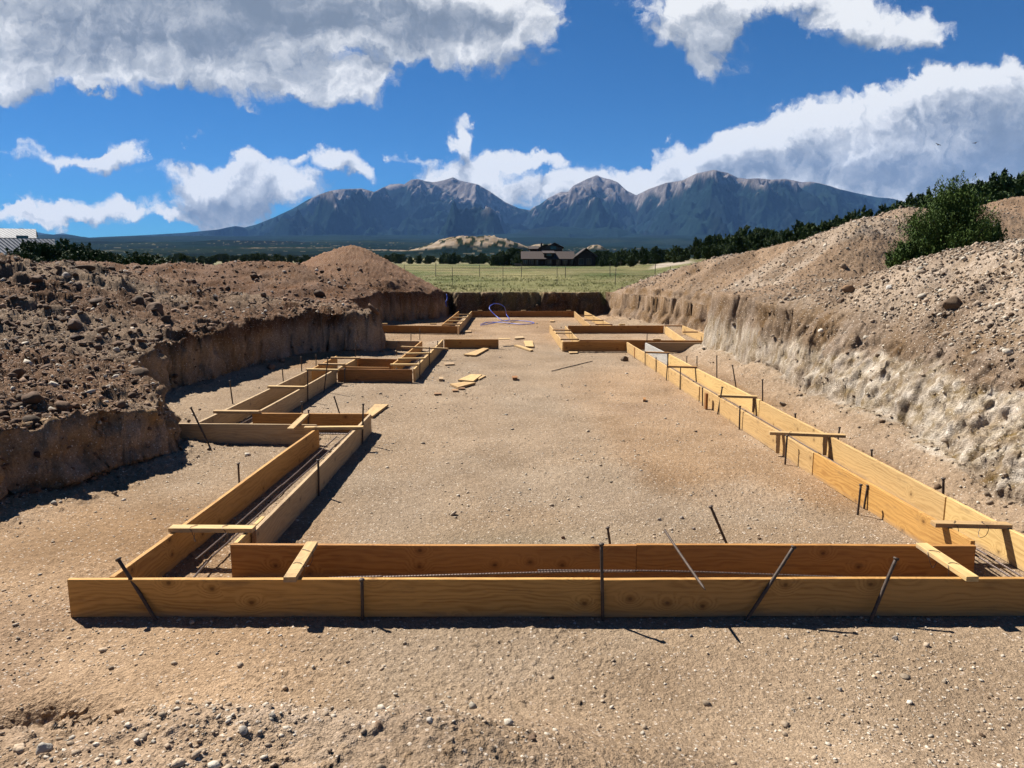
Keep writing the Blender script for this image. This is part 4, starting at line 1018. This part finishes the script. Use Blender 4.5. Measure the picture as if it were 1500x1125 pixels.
def put(k,loc,h,wx,label,group,cat='tree'):
    o=protos[k] if not used[k] else copy_tree(protos[k]); used[k]=True
    o.location=loc; o.rotation_euler=(0,0,random.uniform(0,6.28)); o.scale=(h*wx,h*wx,h)
    o['label']=label; o['category']=cat; o['group']=group; return o
ORD='first second third fourth fifth sixth seventh eighth ninth tenth eleventh twelfth thirteenth fourteenth fifteenth sixteenth seventeenth eighteenth nineteenth twentieth'.split()
def ordw(i):
    if i<20: return ORD[i]
    tens=['','','twenty','thirty','forty','fifty','sixty','seventy'][(i+1)//10]; u=(i+1)%10
    return tens.replace('y','ieth') if u==0 else tens+'-'+ORD[u-1]
# ridge trees: (px, top row, distance)
RT=[]
tops=[(880,366),(905,362),(930,360),(950,364),(975,361),(1000,364),(1020,353),(1040,346),(1062,345),(1085,336),(1105,337),(1130,336),(1150,331),(1172,327),(1195,322),(1215,318),(1240,309),(1262,306),(1285,303),(1308,300),(1330,292),(1352,286),(1380,284),(1402,280),(1428,270),(1448,262),(1470,251),(1490,256),(1512,254),(1535,250),(1560,250)]
tx=[a for a,b in tops]; tyy=[b for a,b in tops]
px=876.0; i=0
while px<1600:
    top=np.interp(px,tx,tyy)+random.uniform(-2,7); dist=np.interp(px,[876,1000,1150,1300,1600],[235,170,120,90,70])*random.uniform(.92,1.12)
    RT.append((px,top,dist)); px+=random.uniform(9,17)*(1 if px<1150 else 1.6)
extra=[(p+random.uniform(-8,8),t+random.uniform(9,16),d*.82) for p,t,d in RT[::2]]
for i,(px,top,d) in enumerate(RT):
    x,_,zt=Y3(px,top,d); g=ground_z(x,d); hh=max(1.6,min(zt-g,6.5)); g=zt-hh if zt-hh<g else g
    put(i%6,(x,d,g-.15),hh+.15,random.uniform(.75,1.15),'dark %s on the right hand ridge skyline, %s counted from the house'%('pine' if i%3==0 else 'juniper',ordw(i)),'trees on the ridge behind the right heap')
for i,(px,top,d) in enumerate(extra):
    x,_,zt=Y3(px,top,d); g=ground_z(x,d); hh=max(1.5,min(zt-g,5))
    put((i+3)%6,(x,d,g-.15),hh,random.uniform(.9,1.3),'lower evergreen in front of the right ridge skyline, %s counted from the house'%ordw(i),'lower trees in front of the ridge skyline')
# evergreens by the barn
for i,(px,top,d,w) in enumerate([(8,374,62,1.3),(28,368,66,1.2),(52,355,70,1.0),(70,357,72,.95),(95,356,74,.9),(118,361,72,.95),(133,366,70,1.1),(152,372,68,1.1),(165,372,72,1.1),(203,372,66,1.4),(222,373,68,1.4),(108,372,66,1.2),(238,379,80,1.2)]):
    x,_,zt=Y3(px,top,d); g=ground_z(x,d); put([0,3,1,2,5,3,1,5,3,3,1,5,3][i],(x,d,g-.1),zt-g+.1,w*1.15,'dark green bushy evergreen right of the metal barn, %s from the left edge'%ordw(i),'evergreens beside the metal barn')
# small trees along the far edge of the meadow
px=250.0;i=0
rr=random.Random(5)
while px<765:
    if not(480<px<560 and False):
        d=rr.uniform(330,520); x,_,zt=Y3(px,rr.uniform(371,377),d); g=ground_z(x,d); hh=max(2.2,min(zt-g,7)); put(rr.randrange(6),(x,d,g-.3),hh+.3,rr.uniform(.9,1.5),'tiny dark tree at the far edge of the meadow, %s from the left'%ordw(i),'trees along the far edge of the meadow'); i+=1
    px+=rr.uniform(5,13)
# trees near the house
for i,(px,top,d,w) in enumerate([(728,373,262,1.4),(738,369,266,1.2),(748,366,270,1.1),(756,364,272,1.1),(763,372,250,1.3),(876,372,262,1.3),(884,368,270,1.2),(896,371,262,1.2)]):
    x,_,zt=Y3(px,top,d); g=ground_z(x,d); put((i*2+1)%6,(x,d,g-.2),zt-g+.2,w,'dark evergreen %s the brown house, %s from the left'%('left of' if px<765 else 'right of',ordw(i if px<765 else i-5)),'evergreens close to the brown house')
# grass on the meadow
def grass(name,n,ylo,yhi,ulo,uhi,s0,s1,seed,mat,cond):
    r=np.random.default_rng(seed); y=np.exp(r.uniform(math.log(ylo),math.log(yhi),n)); x=r.uniform(ulo,uhi,n)*y
    k=cond(x,y,r); x,y=x[k],y[k]; z,s=ground_zs(x,y); n=len(x); B=5
    C=np.repeat(np.stack([x,y,z],-1),B,0); sz=np.repeat(r.uniform(s0,s1,n),B)*r.uniform(.6,1.2,n*B)
    C=C+r.normal(0,1,C.shape)*np.array([.08,.08,0])*(sz/.2)[:,None]; D=np.stack([r.normal(0,.35,n*B),r.normal(0,.35,n*B),np.ones(n*B)],-1)
    C[:,2]+=sz*.55
    me=leaf_mesh(name,C,sz*.6,D,.13,seed); o=link_mesh(name,me,mat); tag(o,kind='stuff')
GRASS=mat_leaf('meadow_grass',(.07,.09,.02),(.19,.18,.065))
grass('meadow_grass',6000,36.3,80,-.28,.30,.06,.15,31,GRASS,lambda x,y,r:(r.random(len(x))<.25+.75*sstep(.45,.6,vn2(x*.35,y*.2,9))))
x0,y0=6,0
print('plants',time.time()-T0)
# ------------------------------------------------------------------ wire fences
POST=mat_simple('fence_post',(.05,.045,.04),(.13,.11,.09),20,.7,.3,0)
def fence(name,pts,label,hgt=1.2,step=3.2,wires=4,r=.017):
    root=empty(name,(*pts[0],0)); tag(root,label,'wire fence'); o=Vector((*pts[0],0)); tops=[]
    for (a,b) in zip(pts,pts[1:]):
        a=Vector((*a,0));b=Vector((*b,0)); n=max(1,int((b-a).length/step))
        for i in range(n+(b==Vector((*pts[-1],0)))):
            p=a.lerp(b,i/n)+Vector((random.uniform(-.3,.3),random.uniform(-.3,.3),0)); g=ground_z(p.x,p.y); h=hgt*random.uniform(.85,1.12)
            bm=bmesh.new(); l=Vector((random.uniform(-.05,.05),0,h)); tube(bm,[(0,0,-.2),l*.5,l],r,6)
            bm_obj('post',bm,POST,root,(p.x-o.x,p.y-o.y,g)); tops.append((p.x-o.x,p.y-o.y,g))
    for k in range(wires):
        bm=bmesh.new(); tube(bm,[(x,y,z+hgt*(.25+.22*k)) for x,y,z in tops],.006,4); bm_obj('wire',bm,WIRE,root)
a=G(606,425,1.15); fence('wire_fence',[(-7.0,47.5),(16,45.0)],'near wire fence with dark steel posts crossing the meadow behind the dig',1.35)
fence('wire_fence',[(-16,74),(22,70)],'farther wire fence with thin posts across the green meadow',1.3,4.2,3,.03)
# ------------------------------------------------------------------ brown house in the meadow
ROOF=mat_simple('brown_roof',(.028,.019,.016),(.05,.034,.028),3,.8,0,.02)
SIDING=mat_simple('dark_siding',(.018,.012,.010),(.032,.022,.017),2,.85,0,.02)
TRIM=mat_simple('fascia_paint',(.11,.09,.075),(.15,.125,.10),3,.7,0,0)
STONEW=mat_simple('stone_wall',(.045,.036,.03),(.09,.075,.06),5,.9,0,.03)
m,nt_,b_=new_mat('window_glass'); b_.inputs['Base Color'].default_value=(.02,.025,.03,1); b_.inputs['Roughness'].default_value=.08; b_.inputs['Specular IOR Level'].default_value=.6; GLASS=m
def box(name,lo,hi,mat,parent,bev=0):
    bm=bmesh.new(); bmesh.ops.create_cube(bm,size=1)
    for v in bm.verts: v.co=Vector([lo[i] if v.co[i]<0 else hi[i] for i in range(3)])
    if bev: bmesh.ops.bevel(bm,geom=list(bm.edges),offset=bev,segments=1)
    return bm_obj(name,bm,mat,parent)
def prism(name,prof,axis,a,b,mat,parent):
    """profile polygon (p,z) extruded along axis"""
    bm=bmesh.new(); A=[];B=[]
    for p,z in prof:
        A.append(bm.verts.new((a,p,z) if axis=='x' else (p,a,z))); B.append(bm.verts.new((b,p,z) if axis=='x' else (p,b,z)))
    bm.faces.new(A); bm.faces.new(list(reversed(B))); n=len(prof)
    for i in range(n): bm.faces.new((A[i],B[i],B[(i+1)%n],A[(i+1)%n]))
    bmesh.ops.recalc_face_normals(bm,faces=bm.faces); return bm_obj(name,bm,mat,parent)
def slab_roof(name,eave_y0,ridge_y,eave_y1,ze,zr,x0,x1,mat,parent,axis='x',t=.22):
    return prism(name,[(eave_y0,ze),(ridge_y,zr),(eave_y1,ze),(eave_y1,ze-t),(ridge_y,zr-t*1.2),(eave_y0,ze-t)],axis,x0,x1,mat,parent)
HY=240.; s_=HY/1083*1.0
hx,_,hz=Y3(764,389.5,HY)
house=empty('house',(hx,HY,hz)); tag(house,'low brown lodge with dormer and gable end standing in the far meadow','house')
W=lambda dpx:dpx/3*s_   # detail pixels to metres
wl=W(324)
box('wall',(0.4,0,-.6),(W(228),9,W(36)),SIDING,house)
slab_roof('roof',-1.4,4.5,10.4,W(30),W(63),-.2,W(232),ROOF,house)
prism('gable_wall',[(W(228),-.6),(W(318),-.6),(W(318),W(38)),(W(277),W(68)),(W(228),W(38))],'y',-1.6,8.5,SIDING,house)
prism('gable_roof',[(W(222),W(34)),(W(277),W(76)),(W(326),W(42)),(W(326),W(38)),(W(277),W(71)),(W(222),W(30))],'y',-2.3,9.3,ROOF,house)
prism('fascia',[(W(222),W(34.5)),(W(277),W(76.5)),(W(326),W(42.5)),(W(326),W(40.5)),(W(277),W(73.5)),(W(222),W(32.5))],'y',-2.38,-2.305,TRIM,house)
dr=box('dormer',(W(97),-.3,W(36)),(W(140),5,W(56)),SIDING,house); 
prism('dormer_roof',[(-.9,W(55)),(6,W(66)),(6,W(62)),(-.9,W(52))],'x',W(92),W(145),ROOF,house)
for k,(a,b) in enumerate(((8,26),(34,52),(60,76),(104,132),(150,168),(178,198),(206,222))):
    w_=box('window',(W(a),-.06,.5),(W(b),.02,W(26)),TRIM,house); 
    for q in (0,1):
        c=(W(a)+W(b))/2; lo=W(a)+.08 if q==0 else c+.04; hi=c-.04 if q==0 else W(b)-.08
        box('pane',(lo,-.09,.6),(hi,-.064,W(26)-.1),GLASS,w_)
w_=box('window',(W(108),-.40,W(42)),(W(130),-.302,W(52)),TRIM,house); box('pane',(W(110),-.43,W(43)),(W(128),-.404,W(51)),GLASS,w_)
for a,b,z0,z1 in ((245,268,6,32),(278,300,6,32)):
    w_=box('window',(W(a),-1.72,W(z0)),(W(b),-1.602,W(z1)),TRIM,house); box('pane',(W(a+2),-1.75,W(z0+2)),(W(b-2),-1.722,W(z1-2)),GLASS,w_)
for k in range(7): box('porch_post',(W(6+34*k)-.12,-1.25,-.6),(W(6+34*k)+.12,-1.0,W(30)-.2),TRIM if False else SIDING,house)
bk=Y3(776,389.5,HY+16)
box('upper_wall',(W(40),12,0),(W(82),22,W(78)),SIDING,house)
slab_roof('upper_roof',11,17,23,W(76),W(90),W(34),W(86),ROOF,house)
prism('upper_gable_wall',[(W(84),0),(W(186),0),(W(186),W(82)),(W(150),W(96)),(W(84),W(84))],'y',12,24,STONEW,house)
prism('upper_gable_roof',[(W(78),W(80)),(W(112),W(96)),(W(124),W(92)),(W(152),W(104)),(W(194),W(82)),(W(194),W(78)),(W(152),W(98)),(W(124),W(87)),(W(112),W(91)),(W(78),W(76))],'y',11,25,ROOF,house)
prism('upper_fascia',[(W(118),W(88)),(W(152),W(104.6)),(W(194),W(82.6)),(W(194),W(81)),(W(152),W(102)),(W(118),W(86))],'y',10.9,10.995,TRIM,house)
box('window',(W(132),11.9,W(74)),(W(160),11.99,W(88)),GLASS,house)
box('chimney',(W(90),15,W(80)),(W(98),17,W(104)),STONEW,house)
# log pile / low deck by the house
sx,_,sz=Y3(754,390,232); sh=empty('firewood_rack',(sx,232,sz)); tag(sh,'low dark rack beside the left end of the brown house','rack')
box('rack_body',(0,0,-.1),(1.9,1,.9),BARK,sh,.05); box('rack_roof',(-.15,-.15,.95),(2.05,1.15,1.05),ROOF,sh)
# ------------------------------------------------------------------ metal barn at the left edge
m,nt_,b_=new_mat('corrugated_metal'); Nn=NT(nt_); tc=Nn.n('ShaderNodeTexCoord').outputs['Object']
sx_=Nn.n('ShaderNodeSeparateXYZ'); Nn.l(tc,sx_.inputs[0])
wv=Nn.math('SINE',Nn.math('MULTIPLY',Nn.math('ADD',sx_.outputs[0],sx_.outputs[1]),14.0))
ns=Nn.noise(Nn.mapping(tc,sc=(4,4,.35)),2.5,5,.7).outputs['Fac']
Nn.l(Nn.mix(1,Nn.ramp(ns,[(.35,(.22,.22,.225)),(.6,(.42,.425,.43)),(.8,(.62,.63,.64))]),Nn.ramp(wv,[(0,(.6,.6,.6)),(.6,(1,1,1))]),'MULTIPLY'),b_.inputs['Base Color']); b_.inputs['Roughness'].default_value=.5; b_.inputs['Metallic'].default_value=.35
Nn.l(Nn.bump(wv,.03,.8),b_.inputs['Normal']); METAL=m
BY=95.; bs=BY/1083
bx,_,bz=Y3(84,392,BY)
barn=empty('metal_barn',(bx,BY,bz),(0,0,rad(31))); tag(barn,'grey corrugated metal barn with raised upper roof at the left edge','barn')
p=lambda px:(px-65)*bs; q=lambda row:(392-row)*bs*1.0
box('wall',(p(-170),2.4,-1),(p(63),14,q(353)),SIDING,barn)
prism('lower_roof',[(0,q(375)),(0.1,q(374.2)),(2.2,q(352)+.1),(2.3,q(352)),(.3,q(376))],'x',p(-175),p(65),METAL,barn)
box('upper_wall',(p(-160),5.2,q(370)),(p(40),12,q(349)),METAL,barn)
prism('upper_roof',[(4.7,q(352)+.25),(6.6,q(339)+.35),(12.5,q(344)),(12.5,q(345)),(6.7,q(340)+.25),(4.9,q(353)+.2)],'x',p(-163),p(42),METAL,barn)
box('clerestory_window',(p(17),4.55,q(351.5)+.1),(p(32),4.75,q(349)+.3),GLASS,barn)
# two birds in front of the right cloud
BIRD=mat_simple('bird_feathers',(.02,.02,.02),(.04,.04,.04),5,.8,0,0)
for (px,py,d,tilt,lab) in ((1374,212,60,.5,'tiny dark bird gliding before the right cloud, lower one'),(1429,209.5,66,-.3,'tiny dark bird farther right before the same cloud')):
    x,y,z=Y3(px,py,d); bm=bmesh.new(); 
    tube(bm,[(-.16,0,0),(-.08,0,.01),(.05,0,.015),(.13,0,.01),(.19,0,0)],.03,7,rr=[.012,.03,.035,.02,.004])
    for sgn in (-1,1):
        vs=[(.06,sgn*.03,.01),(.05,sgn*.12,.04),(-.02,sgn*.24,.03),(-.05,sgn*.12,.04),(-.05,sgn*.03,.01)]
        vv=[bm.verts.new(v) for v in vs]; f=bm.faces.new(vv); ex=bmesh.ops.extrude_face_region(bm,geom=[f]); bmesh.ops.translate(bm,verts=[v for v in ex['geom'] if isinstance(v,bmesh.types.BMVert)],vec=(0,0,.008))
    o=bm_obj('bird',bm,BIRD,None,(x,y,z),(tilt,.2,1.2)); tag(o,lab,'bird','birds before the right cloud')
print('buildings',time.time()-T0)
# ------------------------------------------------------------------ camera, sun, sky
cam=bpy.data.cameras.new('camera'); co=bpy.data.objects.new('camera',cam); COL.objects.link(co)
co.location=(0,0,H); co.rotation_euler=(rad(90)-TILT,0,0); cam.sensor_width=36; cam.lens=F/1500*36; cam.clip_start=.05; cam.clip_end=60000
scene.camera=co
SUNDIR=Vector((-.68,.55,1.0)).normalized()
sl=bpy.data.lights.new('sun','SUN'); sl.energy=5.0; sl.angle=rad(.53); sl.color=(1,.95,.87)
so=bpy.data.objects.new('sun',sl); COL.objects.link(so); so.rotation_euler=SUNDIR.to_track_quat('Z','Y').to_euler(); so.location=(-30,30,50)
w=bpy.data.worlds.new('World'); scene.world=w; w.use_nodes=True; nt=w.node_tree; nt.nodes.clear(); N=NT(nt)
out=N.n('ShaderNodeOutputWorld'); bg=N.n('ShaderNodeBackground'); N.l(bg.outputs[0],out.inputs[0])
sky=N.n('ShaderNodeTexSky'); sky.sky_type='NISHITA'; sky.sun_disc=False
sky.sun_elevation=math.asin(SUNDIR.z); sky.sun_rotation=math.atan2(SUNDIR.x,SUNDIR.y)
sky.altitude=2400; sky.air_density=1.0; sky.dust_density=.4; sky.ozone_density=2.5
gen=N.n('ShaderNodeTexCoord').outputs['Generated']
sep=N.n('ShaderNodeSeparateXYZ'); N.l(gen,sep.inputs[0])
yc=N.math('MAXIMUM',N.math('ABSOLUTE',sep.outputs[1]),.12)
uvn=N.n('ShaderNodeCombineXYZ'); N.l(N.math('DIVIDE',sep.outputs[0],yc),uvn.inputs[0]); N.l(N.math('DIVIDE',sep.outputs[2],yc),uvn.inputs[1])
UV=uvn.outputs[0]
front=N.mr(sep.outputs[1],.10,.22,0,1)
# billowing distortion shared by every cloud
big=N.noise(UV,5.0,3,.55,dim='2D').outputs['Color']; sm=N.noise(UV,26,5,.62,dim='2D').outputs['Color']
wp=N.vmath('ADD',N.mapping(N.vmath('SUBTRACT',big,(.5,.5,.5)),sc=(.13,.08,0)),N.mapping(N.vmath('SUBTRACT',sm,(.5,.5,.5)),sc=(.052,.040,0)))
WUV=N.vmath('ADD',UV,wp)
def blob(vec,px,py,rx,ry,rot=0):
    u,v=uv(px,py); 
    m=N.n('ShaderNodeMapping',vector_type='TEXTURE'); N.l(vec,m.inputs['Vector'])
    m.inputs['Location'].default_value=(u,v,0); m.inputs['Rotation'].default_value=(0,0,rad(rot)); m.inputs['Scale'].default_value=(rx/F,ry/F,1)
    g=N.n('ShaderNodeTexGradient',gradient_type='SPHERICAL'); N.l(m.outputs[0],g.inputs[0]); return g.outputs['Fac']
def field(vec,blobs):
    acc=None
    for b in blobs:
        g=blob(vec,*b[:5]) if len(b)>4 else blob(vec,*b)
        if len(b)>5: g=N.math('MULTIPLY',g,b[5])
        acc=g if acc is None else N.math('ADD',acc,g)
    return acc
CLOUDS=[
 # big mass, upper left
 (150,-10,430,150,0,1.6),(430,20,400,105,0,1.6),(680,48,160,72,-4,1.6),(60,85,190,75,0,1.2),(250,95,220,70,-8,1.4),(400,120,180,55,-10,1.3),(500,138,110,42,0,1.3),(20,120,60,50,0,.7),(560,5,260,90,0,1.4),(-150,40,250,140,0,1.5),
 # upper right pair
 (1000,15,130,75,-8,1.5),(1035,65,95,75,10,1.4),(1012,115,52,50,0,1.1),(1110,-5,130,45,0,1.3),(1290,45,140,45,-5,1.5),(1240,0,130,45,0,1.2),(1370,48,62,38,0,1.1),
 # long bank at right
 (1420,200,330,105,10,1.7),(1250,225,290,85,8,1.6),(1120,222,160,60,8,1.3),(1080,250,180,50,0,1.3),(1400,270,330,60,0,1.4),(1500,150,200,70,0,1.5),(970,212,50,18,0,1.1),(1600,200,300,130,0,1.7),
 # behind the peaks
 (700,245,95,52,0,1.5),(730,282,80,45,0,1.4),(650,270,60,30,0,1.0),(684,203,26,36,0,1.5),(782,236,55,16,0,1.5),(850,258,95,45,0,1.4),(905,275,110,40,0,1.4),(985,262,120,36,5,1.4),(830,212,12,18,0,.8),(800,290,70,35,0,1.1),
 # left middle
 (355,230,50,28,5,1.3),(290,262,150,30,-4,1.3),(360,275,140,62,0,1.6),(425,268,90,36,-8,1.3),(300,295,110,42,0,1.4),(495,233,36,24,-10,1.4),(533,256,45,26,-12,1.5),(455,237,22,14,0,1.1),
 (60,212,42,28,0,1.3),(105,236,95,24,0,1.5),(160,225,42,32,0,1.3),(5,222,36,10,0,.9),(20,262,14,6,0,.8),(65,283,30,8,0,.8),
 (60,312,110,26,0,1.2),(150,325,180,24,0,1.3),(20,330,120,22,0,1.2),(320,330,150,12,0,.9),
 # wisps
 (270,195,95,14,8,.85),(215,163,45,10,-15,.85),(125,128,24,10,0,.8),(235,213,45,11,0,.7),(590,232,30,10,0,.9),(700,180,18,16,0,.8),(455,205,30,8,0,.7),(1115,165,40,8,0,.7),(630,240,30,9,0,.6),(390,170,50,10,-20,.5)]
base=field(WUV,CLOUDS)
n_f=N.noise(UV,9,9,.60,dim='2D').outputs['Fac']; n_m=N.noise(WUV,22,7,.62,dim='2D').outputs['Fac']; n_h=N.noise(WUV,60,5,.65,dim='2D').outputs['Fac']
def billow(off,sc_=10,det=3):
    v=N.vmath('ADD',WUV,off) if off else WUV
    q=N.n('ShaderNodeTexVoronoi',feature='SMOOTH_F1',voronoi_dimensions='2D'); N.l(v,q.inputs['Vector']); q.inputs['Scale'].default_value=sc_; q.inputs['Detail'].default_value=det; q.inputs['Roughness'].default_value=.55; q.inputs['Lacunarity'].default_value=2.4; q.inputs['Smoothness'].default_value=.8
    return N.math('SUBTRACT',1,q.outputs['Distance'])
B0=billow(None); B1=billow((-.012,.018,0))
dens=N.math('ADD',base,N.math('MULTIPLY',N.math('SUBTRACT',n_f,.5),1.15))
dens=N.math('ADD',dens,N.math('MULTIPLY',N.math('SUBTRACT',n_m,.5),.95))
dens=N.math('ADD',dens,N.math('MULTIPLY',N.math('SUBTRACT',n_h,.5),.55))
dens=N.math('ADD',dens,N.math('MULTIPLY',N.math('SUBTRACT',B0,.55),.55))
dens=N.math('ADD',dens,N.math('MULTIPLY',N.math('SUBTRACT',billow(None,27),.55),.38))
alpha=N.mr(dens,.20,.95,0,1,True)
base_b=N.noise(gen,2.2,7,.6).outputs['Fac']; alpha_b=N.math('MULTIPLY',N.mr(base_b,.60,.72,0,1,True),N.mr(sep.outputs[2],0,.15,0,1))
a=N.mix(front,(0,0,0),(1,1,1)); am=N.n('ShaderNodeMix',data_type='FLOAT'); N.l(front,am.inputs[0]); N.l(alpha_b,am.inputs[2]); N.l(alpha,am.inputs[3]); A=am.outputs[0]
# shading of the clouds: relief towards the sun (up, left), thick middles and flat bases go grey
def relief(sc_,d,amt,det=5):
    n0=N.noise(UV,sc_,det,.6,dim='2D').outputs['Fac']; sh=N.mapping(UV,loc=(-d*.5,d,0)); n1=N.noise(sh,sc_,det,.6,dim='2D').outputs['Fac']
    return N.math('MULTIPLY',N.math('SUBTRACT',n0,n1),amt)
B2=billow(None,25); B3=billow((-.005,.008,0),25)
rl=N.math('ADD',N.math('ADD',N.math('MULTIPLY',N.math('SUBTRACT',B0,B1),.65),N.math('MULTIPLY',N.math('SUBTRACT',B2,B3),.24)),N.math('ADD',relief(5,.030,.95,3),relief(30,.006,.22,3)))
b2=field(N.mapping(WUV,loc=(-.004,.030,0)),CLOUDS[:57])
edge=N.math('MULTIPLY',N.math('SUBTRACT',N.math('MINIMUM',base,1.6),N.math('MINIMUM',b2,1.6)),.42)
GREY=[(100,-10,420,120,0,1.1),(420,20,300,75,0,1.2),(620,45,190,50,0,1.0),(180,60,180,50,0,.5),(360,85,110,40,0,.6),(1050,80,70,50,0,.7),(1000,10,90,40,0,.7),(1250,60,120,40,0,.4),
 (1450,225,240,55,6,1.2),(1400,262,200,34,0,1.0),(1200,250,150,30,0,.8),(370,298,120,34,0,1.3),(300,310,80,26,0,.9),(120,330,160,16,0,.6),(720,280,50,28,0,.5),(1560,200,200,80,0,1.1),(1080,225,60,20,0,.4),(880,285,90,18,0,1.0),(700,285,60,34,0,.8),(110,246,80,13,0,1.1),(535,270,40,14,0,1.1),(60,328,100,12,0,.9),(200,338,110,10,0,.8),(1310,70,120,22,0,.8),(1200,20,120,18,0,.5),(1100,262,160,16,0,.8),(470,285,60,24,0,.8),(250,285,70,16,0,.7),(970,275,70,14,0,.7)]
gr=field(WUV,GREY)
gr=N.math('MULTIPLY',gr,N.mr(n_f,.34,.62,.65,1.25))
G1=N.mr(gr,0,1.8,0,1,True); rl=N.math('MULTIPLY',rl,N.math('MULTIPLY_ADD',G1,-.45,1.0))
lum=N.math('SUBTRACT',.77,N.math('MULTIPLY',G1,.50))
lum=N.math('SUBTRACT',lum,N.math('MULTIPLY',N.mr(dens,.8,2.0,0,1),.12))
lum=N.math('ADD',lum,N.math('ADD',rl,edge))
lum=N.math('MINIMUM',N.math('MAXIMUM',lum,.16),.98)
cc=N.ramp(lum,[(0,(.16,.20,.255)),(.3,(.27,.31,.37)),(.6,(.50,.53,.57)),(.85,(.78,.79,.81)),(1,(.96,.96,.95))])
skyc=N.vmath('MULTIPLY',sky.outputs[0],(.086*SKYM[0],.086*SKYM[1],.086*SKYM[2]))
mx=N.mix(A,skyc,cc); 
N.l(mx,bg.inputs[0]); bg.inputs[1].default_value=WS
w.cycles.sampling_method='MANUAL'; w.cycles.sample_map_resolution=1024
# ------------------------------------------------------------------ air
if HAZE>0:
    bm=bmesh.new(); bmesh.ops.create_cube(bm,size=1)
    me=bpy.data.meshes.new('haze'); 
    lo=(-30000,-40,-3); hi=(30000,19500,2500)
    for v in bm.verts: v.co=Vector([lo[i] if v.co[i]<0 else hi[i] for i in range(3)])
    bm.to_mesh(me); bm.free()
    hm=bpy.data.materials.new('air'); hm.use_nodes=True; hn=hm.node_tree; hn.nodes.clear()
    ho=hn.nodes.new('ShaderNodeOutputMaterial'); hv=hn.nodes.new('ShaderNodeVolumePrincipled'); hn.links.new(hv.outputs[0],ho.inputs['Volume'])
    hv.inputs['Density'].default_value=HAZE; hv.inputs['Color'].default_value=(.22,.48,1,1); hv.inputs['Anisotropy'].default_value=0
    ob=link_mesh('haze',me,hm); tag(ob,kind='stuff')
scene.view_settings.view_transform='Standard'; scene.view_settings.look='None'; scene.view_settings.exposure=EXPO; scene.view_settings.gamma=1
scene.cycles.use_denoising=True; scene.cycles.max_bounces=6; scene.cycles.diffuse_bounces=3; scene.cycles.glossy_bounces=2; scene.cycles.volume_bounces=0; scene.cycles.transparent_max_bounces=6
scene.cycles.use_adaptive_sampling=True; scene.cycles.adaptive_threshold=.02
scene.cycles.sample_clamp_indirect=4
print('done',time.time()-T0)
